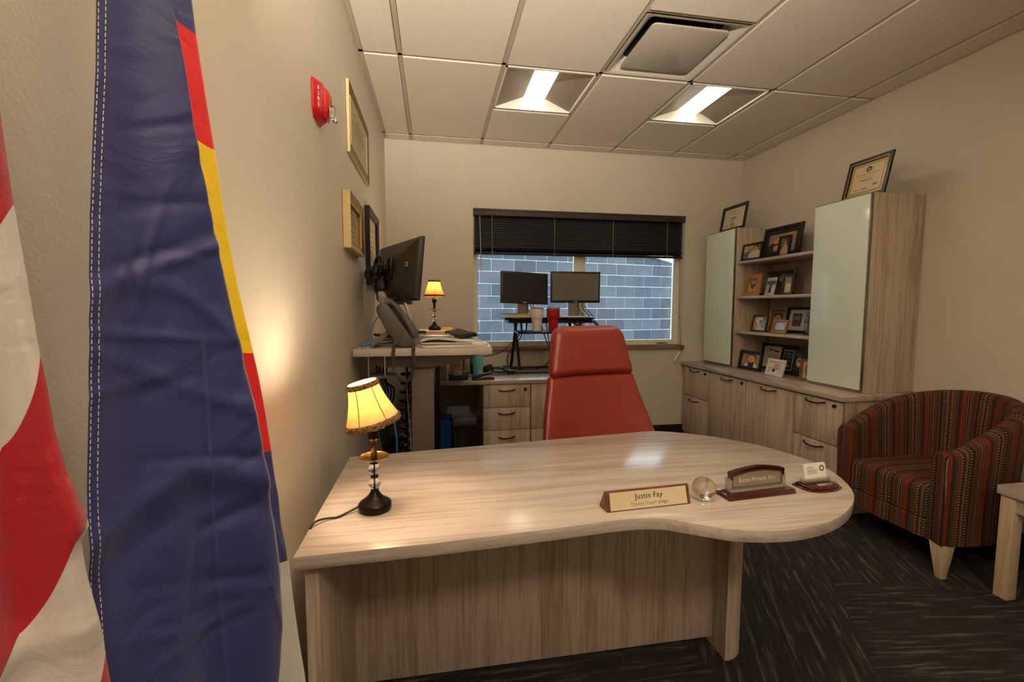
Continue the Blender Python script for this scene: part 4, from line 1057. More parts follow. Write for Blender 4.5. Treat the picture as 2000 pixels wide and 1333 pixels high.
# back of the screen is on local -Y
mon, wd = monitor('monitor', 'black monitor on a swing arm, seen from behind, above the raised desk', (.075, -1.36), (.325, -1.905), 1.325, .32, .10)
hh = .315
MB().box(-wd/2, wd/2, 0, .018, 0, hh).build('bezel', DKGREY, mon, bevel=.003)
MB().box(-wd/2+.012, wd/2-.012, .0182, .0188, .016, hh-.012).build('screen', plain('black_screen', '#080808', rough=.12, var=.05), mon)
rg = lambda k, y, z0, z1: [Vector((-wd/2*k, y, z0)), Vector((wd/2*k, y, z0)), Vector((wd/2*k, y, z1)), Vector((-wd/2*k, y, z1))]
MB().loft([rg(.99, 0, .004, hh-.004), rg(.96, -.012, .012, hh-.012), rg(.55, -.042, .075, hh-.075), rg(.53, -.045, .08, hh-.08)]).build('back_shell', plain('monitor_back', '#322e27', rough=.38, var=.05), mon, bevel=.002)
MB().box(-.06, .06, -.062, -.045, .10, .22).build('mount_plate', BLACKM, mon, bevel=.003)
for dx in (0, 1):
    for dz in (0, 1): MB().box(.195+.014*dx, .205+.014*dx, -.0375, -.028, .165+.014*dz, .175+.014*dz).build('logo_square', SILVER, mon)
MB().tube([(-.02, -.05, .16), (-.02, -.11, .16)], .028, 14).build('tilt_joint', BLACKM, mon, smooth=60)
lp = [(.0, -.085+.0, .20)]
MB().tube([(-.02+.058*math.cos(a), -.10, .17+.058*math.sin(a)) for a in [2*PI*k/24 for k in range(25)]], .009, 8).build('joint_ring', BLACKM, mon, smooth=60)
t = thing('swing_mount', 'black articulated monitor arm clamped to the raised desk', 'monitor arm', (.24, -1.33, SD))
MB().lathe([(.03, 0), (.03, .02), (.018, .022), (.018, .10), (.022, .10), (.022, .14), (.001, .14)], 18, (.24, -1.33, SD)).build('post', BLACKM, t, world=True, smooth=True)
MB().tube(crm([(.24, -1.33, SD+.12), (.17, -1.36, SD+.20), (.10, -1.40, SD+.31), (.066, -1.42, SD+.385)], 5), .031, 12).build('lower_arm', BLACKP, t, world=True, smooth=60)
MB().lathe([(.001, -.034), (.046, -.034), (.046, .034), (.001, .034)], 20, (.06, -1.42, SD+.395), M=Matrix.Rotation(PI/2, 3, 'X')).build('elbow', BLACKP, t, world=True, bevel=.006)
MB().tube(crm([(.06, -1.44, SD+.395), (.08, -1.50, SD+.42), (.115, -1.57, SD+.41), (.135, -1.60, SD+.395)], 5), .020, 12).build('upper_arm', BLACKM, t, world=True, smooth=60)
MB().box(.10, .15, -1.62, -1.58, SD+.30, SD+.42).build('spring_housing', plain('arm_grey', '#3d3830', rough=.3, metal=.4), t, world=True, bevel=.012, seg=3)
MB().prism([(.08, SD+.36), (.10, SD+.36), (.285, SD+.02), (.285, SD+.13), (.25, SD+.16)], -1.40, -1.37, axis='y').build('arm_cover', BLACKP, t, world=True, bevel=.005)
MB().tube(crm([(.10, -1.58, SD+.40), (.09, -1.62, SD+.31), (.13, -1.66, SD+.255), (.19, -1.68, SD+.25), (.23, -1.66, SD+.29), (.225, -1.64, SD+.32)]), .004, 8).build('cable', DKGREY, t, world=True, smooth=60)
MB().tube([(.185, -1.66, SD+.25), (.165, -1.67, SD+.20)], .007, 8).build('cable_plug', plain('pale_plug', '#b5ada0'), t, world=True)
mon2, wd2 = monitor('monitor', 'second monitor half hidden behind the black one on the raised desk', (.075, -.88), (.262, -1.30), 1.308, .3, .08)
MB().box(-wd2/2, wd2/2, 0, .016, 0, .28).build('bezel', plain('grey_monitor_back', '#6d6c6c', rough=.35), mon2, bevel=.003)
MB().box(-.10, .10, -.03, 0, .06, .2).build('back_shell', DKGREY, mon2, bevel=.006)
MB().box(-.03, .03, -.055, -.03, -.2, .16).build('stand_neck', DKGREY, mon2, bevel=.004)
MB().box(-.11, .11, -.11, .06, -.218, -.2).build('stand_base', DKGREY, mon2, bevel=.004)

# laptop seen edge-on, Rubik-type cube, papers, keyboard, tape
t = thing('laptop', 'open silver laptop seen edge-on between phone and papers', 'laptop', (.31, -1.55, SD))
MB().box(.303, .50, -1.58, -1.42, SD+.038, SD+.050).build('keyboard_base', SILVER, t, world=True, bevel=.003)
MB().prism([(.303, SD+.050), (.311, SD+.050), (.246, SD+.232), (.238, SD+.230)], -1.58, -1.42, axis='y').build('lid', SILVER, t, world=True, bevel=.001)
MB().box(.30, .52, -1.585, -1.415, SD, SD+.0385).build('riser', plain('clear_riser', '#9a958c', rough=.3), t, world=True, bevel=.003)
t = thing('puzzle_cube', 'small puzzle cube with coloured stickers behind the phone', 'puzzle cube', (.318, -1.255, SD), .3)
MB().box(-.03, .03, -.03, .03, 0, .06).build('core', BLACKP, t, bevel=.002)
ccol = ['#1d3f9a', '#1d3f9a', '#20306e', '#caa81c', '#1d3f9a', '#d8b81c', '#1d7a3a', '#caa81c', '#1d7a3a']
for k in range(9):
    i, j = k % 3, k//3
    cmx = plain('sticker_'+ccol[k][1:], ccol[k], rough=.3)
    MB().box(-.028+.0195*i, -.011+.0195*i, -.0312, -.03, .041-.0195*j, .058-.0195*j).build('sticker', cmx, t)
    MB().box(.03, .0312, -.028+.0195*i, -.011+.0195*i, .041-.0195*j, .058-.0195*j).build('sticker', cmx, t)
t = thing('paper_stack', 'stack of loose white documents at the corner of the raised desk', 'papers', (.52, -1.7, SD))
z = SD+.0005
for k in range(9):
    th_ = random.choice((.002, .003, .004)); ox, oy, an = random.uniform(-.02, .03), random.uniform(-.02, .02), random.uniform(-.06, .06)
    wv = .17 if k < 6 else .13
    mb = MB().box(-wv, wv, -.10, .10, 0, th_-.0004)
    mb.xf(Matrix.Translation((.51+ox-(.03 if k > 5 else 0), -1.715+oy, z)) @ Matrix.Rotation(an, 4, 'Z'))
    mb.build('sheet_bundle', [PAPER, PAPER, CREAM][k % 3] if k < 2 else PAPER, t, world=True); z += th_
cur = MB().grid(lambda a, b: (.335+.27*a, -1.79+.19*b, z+.004+.022*math.sin(PI*min(1, a*1.3))*(1-a)+.001*math.sin(9*b)), 16, 8)
cur.build('curled_sheet', PAPER, t, world=True, smooth=60)
pl = MB()
for k in range(9): pl.grid(lambda a, b, k=k: (.36+.20*a, -1.775+.018*k+.004*b, z+.0052+.022*math.sin(PI*min(1, (a*.74+.09)*1.3))*(1-(a*.74+.09))), 12, 1)
pl.build('printed_lines', plain('faint_ink', '#a9a294', rough=.8), t, world=True)
t = thing('wooden_tray', 'low wooden tray holding the far lamp on the raised desk', 'tray', (.42, -.92, SD))
MB().box(.30, .60, -.99, -.70, SD, SD+.030).box(.30, .60, -.99, -.70, SD+.030, SD+.043).build('tray_body', plain('tray_cream', '#c9ab86', rough=.5), t, world=True, bevel=.003)
t = thing('keyboard', 'black keyboard resting on papers on the raised desk', 'keyboard', (.56, -1.18, SD))
kb = MB(); Mk = Matrix.Translation((.575, -1.20, SD+.034)) @ Matrix.Rotation(math.radians(-72), 4, 'Z') @ Matrix.Rotation(.14, 4, 'X') @ Matrix.Rotation(.05, 4, 'Y')
MB().box(-.15, .15, -.055, .055, -.008, .010).xf(Mk).build('keyboard_body', BLACKP, t, world=True, bevel=.004)
for r in range(4):
    for c in range(10):
        kb.box(-.142+.0287*c, -.118+.0287*c, -.050+.0257*r, -.029+.0257*r, .010, .016)
tag(kb.xf(Mk).build('keys', DKGREY, t, world=True), kind='stuff')
MB().box(.50, .65, -1.36, -1.05, SD, SD+.012).build('paper_under', CREAM, t, world=True)
t = thing('tape_roll', 'white tape roll with a purple core on the raised desk', 'tape roll', (.63, -1.02, SD))
MB().lathe([(.016, -.010), (.028, -.010), (.028, .010), (.016, .010), (.016, -.010)], 24, (0, 0, .0295), M=Matrix.Rotation(PI/2, 3, 'X'), cap=False).build('tape', PAPER, t, smooth=True)
MB().lathe([(.013, -.009), (.016, -.009), (.016, .009), (.013, .009), (.013, -.009)], 20, (0, 0, .0295), M=Matrix.Rotation(PI/2, 3, 'X'), cap=False).build('core', plain('purple_core', '#5a1c52'), t, smooth=True)
t = thing('sticky_notes', 'yellow pad of sticky notes by the far lamp', 'notes', (.50, -.80, SD+.043))
MB().box(-.035, .035, -.03, .03, 0, .014).build('pad', plain('yellow_notes', '#e0b03a', rough=.7), t)

# ---------------------------------------------------------------- low credenza under the window
LZ, LY = .722, -.70
t = thing('worktop', 'laminate worktop of the low credenza under the window', 'worktop', (.95, -.36, LZ-.03))
MB().box(.20, 1.72, LY-.012, -.012, LZ-.030, LZ).build('slab', CRED_TOPX, t, world=True, bevel=.002)
def bow_handle_y(parent, x, y, z, l=.125, d=.024):
    pts = [(x-l/2, y, z), (x-l/2+.012, y-d*.75, z-.003), (x-l*.2, y-d, z-.006), (x+l*.2, y-d, z-.003), (x+l/2-.012, y-d*.75, z+.003), (x+l/2, y, z+.004)]
    MB().tube(crm(pts, 4), .005, 8).build('handle', BLACKM, parent, smooth=60, world=True)
t = thing('drawer_pedestal', 'three-drawer wood pedestal under the window, left of the red chair', 'cabinet', (.965, -.35, 0))
MB().box(.777, 1.153, LY+.02, -.02, 0, LZ-.031).build('body', WOOD_Z, t, world=True)
MB().box(.779, 1.151, LY+.0192, LY+.02, .03, LZ-.033).build('shadow_gap', GASKET, t, world=True)
for k, (z0, z1) in enumerate(((.508, .686), (.328, .503), (.05, .323))):
    d = MB().box(.780, 1.150, LY, LY+.019, z0, z1).build('drawer', WOOD_Z, t, world=True, bevel=.001)
    bow_handle_y(d, .962, LY, z1-.042 if k < 2 else z1-.055)
    if k == 0: MB().box(1.10, 1.122, LY-.008, LY, z1-.052, z1-.028).build('lock', BLACKM, d, world=True, bevel=.003)
t = thing('file_cabinet', 'wood cabinet under the window, behind the red chair', 'cabinet', (1.43, -.35, 0))
MB().box(1.157, 1.70, LY+.02, -.02, 0, LZ-.031).build('body', WOOD_Z, t, world=True)
for z0, z1 in ((.328, .686), (.05, .323)):
    d = MB().box(1.160, 1.697, LY, LY+.019, z0, z1).build('drawer', WOOD_Z, t, world=True, bevel=.001)
    bow_handle_y(d, 1.43, LY, z1-.045)
t = thing('end_cabinet', 'wood cabinet of the low credenza beside the waste bins', 'cabinet', (.30, -.35, 0))
MB().box(.202, .40, LY+.01, -.02, 0, LZ-.031).build('body', WOOD_Z, t, world=True, bevel=.001)
MB().box(.21, .392, LY-.006, LY+.010, .05, LZ-.04).build('door', WOOD_Z, t, world=True, bevel=.001)

# bins in the knee space
def bin_(name, label, xc, yc, w, d, h, mat):
    t = thing(name, label, 'waste bin', (xc, yc, 0))
    def rr(z, k, i=0.): return [Vector((sx*(w/2*k-i), sy*(d/2*k-i), z)) for sx, sy in ((-1, -1), (1, -1), (1, 1), (-1, 1))]
    MB().loft([rr(0, .78), rr(h-.012, .985), rr(h-.012, 1.03), rr(h, 1.03), rr(h, .98), rr(.02, .76)]).build('bin_body', mat, t, bevel=.006)
    return t
bin_('recycling_bin', 'blue plastic recycling bin under the low credenza', .478, -.42, .125, .26, .375, plain('blue_bin_plastic', '#1f5fb0', rough=.45))
wb = bin_('waste_bin', 'black waste bin with a clear plastic liner under the low credenza', .658, -.50, .21, .25, .36, BLACKP)
def bag():
    m, nt, b = base('clear_bin_liner'); nt.nodes.remove(b)
    tr = N(nt, 'ShaderNodeBsdfTransparent', {0: (.8, .8, .78, 1)}); gl = N(nt, 'ShaderNodeBsdfGlossy', {0: (.75, .74, .70, 1), 'Roughness': .25}); df = N(nt, 'ShaderNodeBsdfTranslucent', {0: (.55, .53, .48, 1)})
    m1 = N(nt, 'ShaderNodeMixShader', {0: .35, 1: gl.outputs[0], 2: df.outputs[0]}); mx = N(nt, 'ShaderNodeMixShader', {0: .38, 1: tr.outputs[0], 2: m1.outputs[0]})
    nt.links.new(mx.outputs[0], nt.nodes['Material Output'].inputs[0]); return m
rngb = random.Random(3)
nz = [[rngb.uniform(-.007, .007) for _ in range(41)] for _ in range(12)]
def bagf(a, b):
    z = .05+(.395-.05)*b; k = .80+.24*b+.03; an = 2*PI*a
    c, s_ = math.cos(an), math.sin(an); q = 1/max(abs(c), abs(s_)); q = 1+(q-1)*.8
    n_ = nz[int(b*11)][int(a*40) % 40]
    return (c*q*(.105*k+.008+n_), s_*q*(.125*k+.008+n_), z+(n_*2 if b > .9 else 0))
MB().grid(bagf, 40, 11).build('bin_liner', bag(), wb, smooth=60)

# things on the low credenza
def tumbler(label, x, y, z, h, r, col, lid=SILVER, rough=.35, metal=0.):
    t = thing('insulated_tumbler', label, 'tumbler', (x, y, z), 0, 'insulated tumblers')
    m = plain('tumbler_'+col.strip('#'), col, rough=rough, metal=metal, var=.02)
    MB().lathe([(.001, 0), (r*.66, 0), (r*.70, .004), (r*.78, h*.45), (r*.80, h*.50), (r*.95, h*.56), (r*.98, h*.60), (r, h*.93), (r*.96, h*.93), (.001, h*.92)], 28).build('body', m, t, smooth=30)
    MB().lathe([(.001, h*.925), (r*1.0, h*.925), (r*1.01, h*.935), (r*1.01, h*.995), (r*.97, h), (r*.90, h*.985), (.001, h*.975)], 28).build('lid', lid, t, smooth=30)
    return t
tumbler('teal tumbler with steel rim on the low credenza', .752, -.50, LZ, .195, .049, '#6fc0c8')
t = thing('steel_flask', 'brushed steel flask behind the tape dispenser', 'flask', (.675, -.33, LZ))
MB().lathe([(.001, 0), (.036, 0), (.038, .004), (.038, .17), (.030, .185), (.001, .186)], 24).build('body', SILVER, t, smooth=30)
MB().lathe([(.024, .186), (.024, .205), (.001, .206)], 20).build('cap', BLACKP, t, smooth=30)
t = thing('binder', 'dark binder standing behind the teal tumbler', 'binder', (.74, -.25, LZ), .2)
MB().box(-.03, .03, -.1, .1, 0, .24).build('cover', plain('navy_binder', '#151a24', rough=.5), t, bevel=.004)
def carton(label, x0, x1, y0, y1, z0, h, mat, n=1):
    t = thing('cardboard_box', label, 'box', ((x0+x1)/2, (y0+y1)/2, z0))
    for k in range(n):
        a, b = z0+h*k/n, z0+h*(k+1)/n-.002
        MB().box(x0, x1, y0, y1, a, b).build('box_body' if n == 1 else 'drawer_tier', mat, t, world=True, bevel=.003)
    return t
KR = plain('cream_box_card', '#cba983', rough=.7, var=.04)
carton('cream box on the low credenza, right of the desk leg', .415, .500, -.60, -.42, LZ, .145, KR, 2)
carton('short cream box behind the tape dispenser', .53, .625, -.40, -.25, LZ, .150, KR, 2)
carton('stacked cream boxes left of the raised desk leg', .225, .335, -.64, -.40, LZ, .20, KR, 4)
t = thing('tape_dispenser', 'black tape dispenser with a roll of clear tape', 'tape dispenser', (.588, -.62, LZ))
MB().prism([(-.075, 0), (.075, 0), (.085, .062), (.075, .058), (.04, .038), (-.02, .036), (-.06, .052), (-.072, .06)], -.03, .03, axis='y').build('base', BLACKP, t, bevel=.004)
MB().lathe([(.012, -.010), (.027, -.010), (.027, .010), (.012, .010), (.012, -.010)], 24, (-.005, 0, .047), M=Matrix.Rotation(PI/2, 3, 'X'), cap=False).build('tape_roll', plain('tape_clear', '#d9cdb4', rough=.4), t, smooth=True)
MB().add([(.03, -.009, .062), (.03, .009, .062), (.082, .009, .066), (.082, -.009, .066)], [(0, 1, 2, 3)]).build('tape_strip', plain('tape_clear'if 0 else 'tape_strip_m', '#cfc6b4', rough=.3), t)
t = thing('stapler', 'black stapler on the low credenza beside the teal tumbler', 'stapler', (.78, -.655, LZ), .08)
MB().box(-.085, .09, -.020, .020, 0, .012).build('base', BLACKP, t, bevel=.004)
MB().prism([(-.085, .012), (-.06, .012), (.075, .048), (.07, .062), (-.02, .045), (-.08, .034)], -.018, .018, axis='y').build('arm', BLACKP, t, bevel=.004)
MB().box(-.02, .088, -.013, .013, .012, .018).build('staple_tray', CHROME, t)
t = thing('headphones', 'black over-ear headphones lying on the low credenza', 'headphones', (.905, -.33, LZ))
for x, y, a in ((-.03, .03, .3), (-.065, -.03, 1.2)):
    M = Matrix.Translation((x, y, .038)) @ Matrix.Rotation(a, 4, 'Z') @ Matrix.Rotation(PI/2-.15, 4, 'X')
    o = MB().lathe([(.001, -.016), (.034, -.016), (.038, -.006), (.036, .012), (.022, .016), (.001, .012)], 22).xf(M).build('ear_cup', BLACKP, t, smooth=40)
    MB().lathe([(.014, -.0175), (.032, -.019), (.034, -.0155)], 22, cap=False).xf(M).build('ear_pad', DKGREY, o, smooth=60)
MB().tube(crm([(-.01, .03, .04), (.05, .03, .045), (.10, .0, .03), (.10, -.04, .02), (.03, -.06, .018), (-.05, -.045, .03)], 6), .010, 10).build('headband', BLACKP, t, smooth=60)
MB().tube(crm([(-.03, -.07, .004), (.05, -.12, .003), (.13, -.10, .003), (.10, -.06, .003), (.02, -.09, .003)], 8), .002, 6).build('audio_cable', DKGREY, t)

# desktop riser with two monitors
RX0, RX1, PZ = 1.0, 1.80, 1.205
t = thing('desk_riser', 'black sit-stand desk riser raised in front of the window', 'desk riser', (1.42, -.25, LZ))
for x in (1.055, 1.72): MB().box(x-.03, x+.03, -.40, -.06, LZ, LZ+.035).build('base_rail', BLACKM, t, world=True, bevel=.01)
MB().box(1.085, 1.69, -.10, -.06, LZ+.004, LZ+.022).build('base_bar', BLACKM, t, world=True, bevel=.004)
MB().box(1.085, 1.69, -.39, -.355, LZ+.004, LZ+.018).build('base_bar', BLACKM, t, world=True, bevel=.004)
for x in (1.10, 1.675):
    MB().tube([(x, -.09, LZ+.03), (x, -.36, PZ-.03)], .013, 8).build('lift_arm', BLACKM, t, world=True)
    MB().tube([(x+.03 if x < 1.4 else x-.03, -.36, LZ+.03), (x+.03 if x < 1.4 else x-.03, -.10, PZ-.03)], .013, 8).build('lift_arm', BLACKM, t, world=True)
MB().prism([(1.02, -.06), (1.0, -.10), (1.0, -.36), (1.05, -.44), (1.26, -.44), (1.30, -.38), (1.50, -.38), (1.54, -.44), (1.75, -.44), (1.80, -.36), (1.80, -.10), (1.78, -.06)], PZ-.022, PZ).build('platform', BLACKM, t, world=True, bevel=.003)
MB().box(1.03, 1.77, -.40, -.12, PZ-.05, PZ-.024).build('under_frame', BLACKP, t, world=True, bevel=.004)
TZ = 1.098
MB().prism([(1.06, -.42), (1.06, -.66), (1.10, -.70), (1.66, -.70), (1.70, -.66), (1.70, -.42)], TZ-.016, TZ).build('keyboard_tray', BLACKM, t, world=True, bevel=.003)
for x in (1.13, 1.64):
    MB().tube([(x, -.44, TZ-.004), (x, -.41, PZ-.03)], .009, 8).build('tray_hanger', BLACKM, t, world=True)
    MB().tube([(x, -.62, TZ+.0), (x+(.05 if x < 1.4 else -.05), -.40, PZ-.05)], .007, 8).build('tray_brace', BLACKM, t, world=True)
MB().tube([(1.76, -.44, PZ-.03), (1.79, -.47, PZ-.07)], .012, 8).build('release_lever', BLACKP, t, world=True)
t = thing('monitor_cables', 'black cables hanging from the desk riser', 'cables', (1.12, -.4, LZ))
for pts in ([(1.13, -.42, TZ-.02), (1.12, -.43, 1.03), (1.02, -.40, .88), (1.03, -.38, .78), (1.06, -.41, LZ+.045)],
            [(1.12, -.43, TZ-.02), (1.08, -.42, 1.02), (.97, -.35, .91), (.87, -.2, .86), (.84, -.03, .84)],
            [(1.30, -.42, PZ-.05), (1.33, -.45, 1.04), (1.38, -.42, .90), (1.36, -.38, .80), (1.28, -.30, LZ+.02)],
            [(1.345, -.42, PZ-.05), (1.37, -.43, 1.0), (1.40, -.40, .88)]):
    MB().tube(crm(pts, 6), .0045, 6).build('cable', BLACKP, t, world=True, smooth=60)
def desk_monitor(label, xc, yc, zb, w, h, rz, tilt, scr, roll=0.):
    t = thing('monitor', label, 'monitor', (xc, yc, PZ), rz, 'monitors on the desk riser')
    z0 = zb-PZ; M = Matrix.Translation((0, 0, z0)) @ Matrix.Rotation(-tilt, 4, 'X') @ Matrix.Rotation(roll, 4, 'Y')
    MB().box(-w/2, w/2, 0, .03, 0, h).xf(M).build('bezel', plain('monitor_bezel', '#1a1712', rough=.35), t, bevel=.006, seg=3)
    MB().box(-w/2+.016, w/2-.016, -.0008, 0, .022, h-.016).xf(M).build('screen', scr, t)
    MB().box(-.018, .018, -.0012, 0, .006, .014).xf(M).build('maker_badge', SILVER, t)
    MB().box(-w*.4, w*.4, .03, .055, .05, h-.05).xf(M).build('back_shell', BLACKP, t, bevel=.01)
    MB().box(-.05, .05, .05, .062, .012, z0+h*.55).build('stand_neck', plain('pewter_stand', '#a79c8c', rough=.3, metal=.5), t, bevel=.003)
    MB().box(-.11, .11, -.05, .13, 0, .012).build('stand_base', plain('pewter_base', '#7d7468', rough=.35, metal=.4), t, bevel=.004)
    for k, dx in enumerate((.05, .10, .13)):
        MB().tube(crm([(dx*.6, .055, z0+.06), (dx*.75, .05, z0-.03), (dx, .03, .05), (dx+.05, .06, .004)], 6), .0035, 6).build('cable', BLACKP, t, smooth=60)
    return t
desk_monitor('dark-screened left monitor on the desk riser', 1.178, -.33, 1.322, .425, .275, math.radians(6), .12, plain('dark_screen', '#15120d', rough=.35, var=.05), roll=.035)
desk_monitor('right monitor with a pale reflection painted on its screen on the desk riser', 1.632, -.33, 1.330, .445, .272, math.radians(-2), -.02, plain('painted_reflection_screen', '#6b6459', rough=.22, var=.03, spec=.8))  # screen base colour lightened to stand for the bright wall's reflection
tumbler('white tumbler on the desk riser tray', 1.232, -.56, TZ, .192, .054, '#e6ded4')
tumbler('red tumbler on the desk riser tray', 1.372, -.55, TZ, .192, .054, '#b3161a')
t = thing('folder_stack', 'stack of files with a yellow folder on the desk riser', 'folders', (1.12, -.30, PZ))
z = PZ
for k, (c, x0, x1) in enumerate((('#d8c7a0', 1.02, 1.24), ('#e0d8c6', .985, 1.22), ('#cbb88e', 1.03, 1.25), ('#d6a83a', 1.0, 1.21), ('#c9c58a', .97, 1.2), ('#2f3a52', .955, 1.10))):
    mb = MB().box(x0, x1, -.425, -.395+.0, z+.0003, z+.006-.0006) if False else MB().box(x0, x1, -.44, -.41, z+.0004, z+.0055)
    mb.build('folder', plain('folder_'+c[1:], c, rough=.6), t, world=True); z += .0058
t = thing('notepad', 'open notepad lying on the right of the desk riser', 'notepad', (1.55, -.41, PZ))
MB().box(1.46, 1.72, -.432, -.385, PZ+.0003, PZ+.010).build('pages', PAPER, t, world=True, bevel=.002)

# ---------------------------------------------------------------- flags on poles by the left wall
def lerp_tab(tab, z):
    if z >= tab[0][0]: a, b = tab[0], tab[1]
    elif z <= tab[-1][0]: a, b = tab[-2], tab[-1]
    else:
        for a, b in zip(tab, tab[1:]):
            if b[0] <= z <= a[0]: break
    return a[1]+(b[1]-a[1])*(z-a[0])/(b[0]-a[0])
A_, B_ = Vector((.055, -3.62, 0)), Vector((.22, -3.42, 0)); AB = B_-A_; NV = Vector((AB.y, -AB.x, 0)).normalized()
TL = [(2.05, .20), (1.605, .102), (1.528, .081), (1.433, .044), (1.355, .017), (1.258, -.008), (1.189, -.025), (1.115, -.046), (1.056, -.055), (.974, -.061), (.70, -.055), (.40, -.05)]
TF = [(2.05, .24), (1.644, .372), (1.573, .414), (1.497, .449), (1.427, .497), (1.358, .539), (1.232, .613), (1.108, .694), (1.015, .742), (.933, .782), (.852, .792), (.787, .765), (.742, .730), (.60, .70), (.40, .70)]
TO = [(2.05, .30), (1.657, .463), (1.624, .472), (1.544, .506), (1.485, .537), (1.392, .577), (1.32, .62), (1.259, .663), (1.194, .705), (1.134, .735), (1.051, .765), (.962, .803), (.885, .842), (.79, .882), (.703, .921), (.55, .96), (.40, .98)]
ZT, ZB_ = 2.02, .42
rngc = random.Random(11)
CREASE = [(rngc.uniform(.0, .75), rngc.uniform(.6, 1.7), rngc.uniform(-.5, .5)+(1.6 if rngc.random() < .35 else 0), rngc.uniform(.03, .10), rngc.choice((-1, 1))*rngc.uniform(.0012, .0030), rngc.uniform(.004, .009)) for _ in range(46)]
def crease(s_, z):
    f = 0.
    x = s_*.26
    for cs_, cz, an, ln, am, wd_ in CREASE:
        dx, dz = x-cs_*.26, z-cz
        u = dx*math.cos(an)+dz*math.sin(an); v = -dx*math.sin(an)+dz*math.cos(an)
        if abs(u) < ln*1.6 and abs(v) < wd_*3: f += am*math.exp(-(u/ln)**2*1.2-(v/wd_)**2)
    return f
def fold(s_, z): # broad hanging folds + creases
    lz = (ZT-z)/(ZT-ZB_)
    f = .011*math.sin(9*s_+1.3*z+.5)+.006*math.sin(17*s_-3.1*z)
    f += .004*math.exp(-((z-1.345+.25*(s_-.3)**2*2+.10*s_)/.012)**2)+.0055*math.exp(-((z-1.10+.12*abs(s_-.35))/.016)**2)-.0045*math.exp(-((z-1.06+.12*abs(s_-.35))/.02)**2)
    f += .003*math.exp(-((z-.865-.06*s_)/.012)**2)+.0025*math.exp(-((z-1.22+.15*(s_-.2))/.010)**2)
    f += .0035*math.exp(-((s_-.42-.10*(1.2-z))/.012)**2)*(1 if z < 1.25 else 0)
    return f*(.45+.55*lz)+crease(s_, z)
t = thing('state_flag', 'navy, white, red and gold state flag draped on its pole', 'flag', (.14, -3.52, 0))
def front(a, b):
    z = ZT+(ZB_-ZT)*b; l, f = lerp_tab(TL, z), lerp_tab(TF, z); s_ = l+(f-l)*a
    curl = -.016*max(0, (a-.93)/.07)**2
    return A_+AB*(s_-.014*(1.16+1.64*s_))+NV*(.014+fold(s_, z)+curl)+Vector((0, 0, z))
MB().grid(front, 110, 330, lambda a, b: (a, 1-b)).build('front_fold', FLAG_BLUE, t, smooth=80, world=True)
def strip(a, b):
    z = ZT+(ZB_-ZT)*b; f, o = lerp_tab(TF, z), lerp_tab(TO, z); s_ = f-.12+(o-f+.12)*a
    return A_+AB*(s_+.012*(1.16+1.64*s_))+NV*(-.006+.4*fold(s_+.3, z)-.006*a-.014*max(0, (a-.88)/.12)**2)+Vector((0, 0, z))
MB().grid(strip, 24, 170, lambda a, b: (.012*(a-.6)+.004*math.sin(3*a), (ZT+(ZB_-ZT)*b-.4)/1.6)).build('side_fold', FLAG_STRIP, t, smooth=80, world=True)
def back(a, b):
    z = ZT+(ZB_-ZT)*b; l, o = lerp_tab(TL, z), lerp_tab(TO, z); s_ = o+.04+(l+.06-o)*a
    return A_+AB*s_+NV*(-.038-.006*math.sin(14*s_+2*z)*(.3+.7*b))+Vector((0, 0, z))
MB().grid(back, 30, 60, lambda a, b: (a, 1-b)).build('back_fold', FLAG_BLUE, t, smooth=80, world=True)
st = MB(); z = ZT-.02
while z > ZB_+.02:
    for ds in (.008, .034):
        p, q = [], []
        for zz in (z, z-.0042):
            l = lerp_tab(TL, zz); s_ = l+ds; f = lerp_tab(TF, zz)
            c = A_+AB*(s_-.014*(1.16+1.64*s_))+NV*(.0146+fold(s_, zz))+Vector((0, 0, zz)); dx = AB.normalized()*.0004
            p.append(c-dx); q.append(c+dx)
        st.add([p[0], q[0], q[1], p[1]], [(0, 1, 2, 3)])
    z -= .0066
st.build('hem_stitching', plain('white_thread', '#d9d4cc', rough=.7), t, world=True)
pc = A_+AB*.40+NV*-.020
def pole(t, c):
    MB().tube([(c.x, c.y, .06), (c.x, c.y, 2.38)], .010, 12).build('pole', plain('oak_pole', '#7a5428', rough=.35), t, world=True, smooth=60)
    MB().lathe([(.001, 2.38), (.014, 2.38), (.018, 2.40), (.010, 2.42), (.022, 2.45), (.012, 2.50), (.001, 2.54)], 16, (c.x, c.y, 0)).build('finial', BRASS, t, world=True, smooth=True)
    MB().lathe([(.001, 0), (.085, 0), (.09, .006), (.085, .02), (.05, .035), (.022, .045), (.020, .10), (.012, .105), (.001, .105)], 24, (c.x, c.y, 0)).build('stand', BRASS, t, world=True, smooth=True)
pole(t, pc)
A2, B2 = Vector((.03, -3.86, 0)), Vector((.165, -3.74, 0)); AB2 = B2-A2; NV2 = Vector((AB2.y, -AB2.x, 0)).normalized()
TE = [(2.05, .50), (1.494, .645), (1.431, .667), (1.37, .682), (1.315, .702), (1.26, .719), (1.24, .73), (1.20, .745), (1.171, .769), (1.143, .806), (1.127, .828), (1.116, .795), (1.093, .803), (1.036, .843), (1.018, .848), (.992, .858), (.8, .92), (.42, .98)]
ER = [(2.2, -6.8), (1.365, 1.0), (1.258, 2.0), (1.132, 3.0), (1.018, 4.0), (.90, 5.0), (.42, 9.0)]
EL = [(2.2, -4.0), (1.338, 1.0), (1.198, 2.0), (1.062, 3.0), (.93, 4.0), (.80, 5.0), (.42, 8.0)]
t = thing('national_flag', 'red and white striped national flag draped on its pole at the left edge', 'flag', (.09, -3.8, 0))
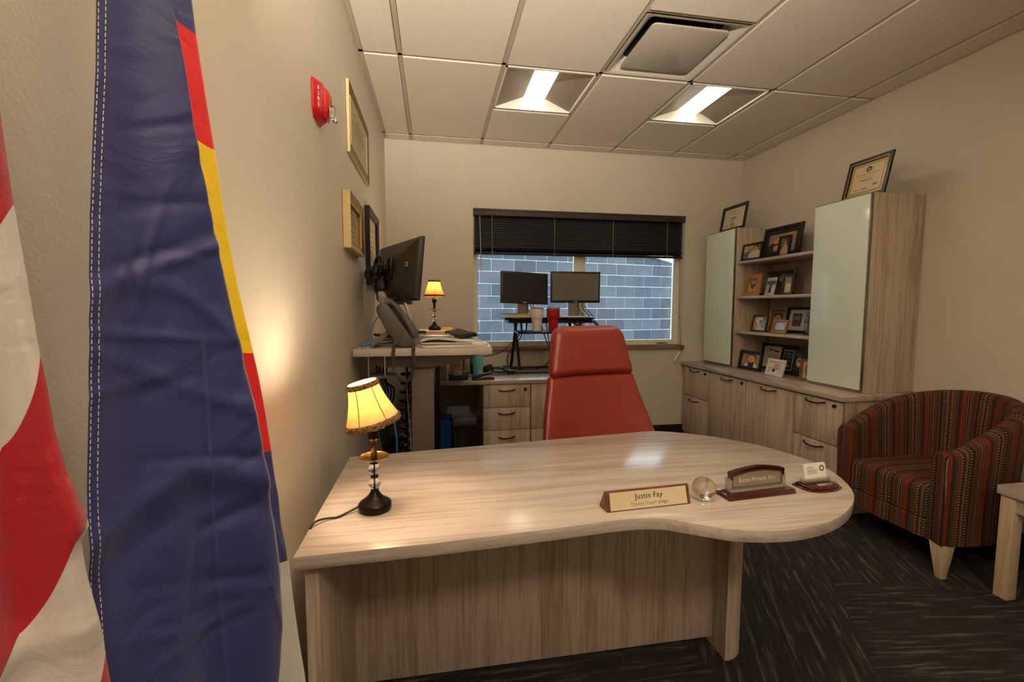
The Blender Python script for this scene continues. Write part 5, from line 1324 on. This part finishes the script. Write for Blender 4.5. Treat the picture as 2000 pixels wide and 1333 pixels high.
def usf(a, b):
    z = ZT+(.42-ZT)*b; e = lerp_tab(TE, z); s_ = .05+(e-.05)*a
    g = .010*math.sin(13*s_+2.2*z)+.006*math.sin(25*s_-4*z)+.004*math.exp(-((z-1.05)/.012)**2)
    return A2+AB2*s_+NV2*(.012+g*(.4+.6*b)-.012*max(0, (a-.92)/.08)**2)+Vector((0, 0, z))
def usuv(a, b):
    z = ZT+(.42-ZT)*b; e = lerp_tab(TE, z); s_ = .05+(e-.05)*a; q = (s_-.6)/(e-.6) if e > .61 else 1
    q = max(-1.5, min(1, q)); q = q**1.6 if q > 0 else q
    v = lerp_tab(EL, z)*(1-q)+lerp_tab(ER, z)*q
    return (a, v+20)
MB().grid(usf, 80, 220, usuv).build('front_fold', FLAG_US, t, smooth=80, world=True)
def usb(a, b):
    z = ZT+(.42-ZT)*b; e = lerp_tab(TE, z); s_ = e-.01+(.05-e)*a
    return A2+AB2*s_+NV2*(-.022-.005*math.sin(20*s_+z))+Vector((0, 0, z))
MB().grid(usb, 30, 60, lambda a, b: (a, 20+lerp_tab(EL, ZT+(.42-ZT)*b))).build('back_fold', FLAG_US, t, smooth=80, world=True)
pole(t, A2+AB2*.45+NV2*-.004)

# ---------------------------------------------------------------- added torchiere, unseen behind the camera, invented to bounce light off the ceiling
t = thing('added_floor_lamp', 'added bronze torchiere floor lamp, unseen behind the camera, brightening the ceiling', 'lamp', (.36, -4.72, 0))
MB().lathe([(.001, 0), (.14, 0), (.145, .01), (.13, .025), (.02, .04), (.012, .06), (.012, 1.72), (.02, 1.74), (.001, 1.75)], 24).build('pole', BRONZE, t, smooth=True)
MB().lathe([(.02, 1.74), (.10, 1.77), (.17, 1.84), (.18, 1.87), (.175, 1.87), (.165, 1.84), (.098, 1.776), (.001, 1.75)], 28, cap=False).build('bowl', BRONZE, t, smooth=True)
MB().sphere((0, 0, 1.81), .03, 14).build('bulb', emit('added_torchiere_bulb', '#ffe2b8', 20.), t, smooth=60)
li = bpy.data.lights.new('fill_uplight', 'SPOT'); li.spot_size = math.radians(105); li.spot_blend = 1.; li.energy = FILL_UPLIGHT_W; li.color = (1., .90, .75); li.shadow_soft_size = .04
lo = bpy.data.objects.new('fill_uplight', li); COL.objects.link(lo); lo.parent = t; lo.location = (0, 0, 1.832); lo.rotation_euler = Vector((.02, 1.52, .91)).to_track_quat('-Z', 'Y').to_euler()
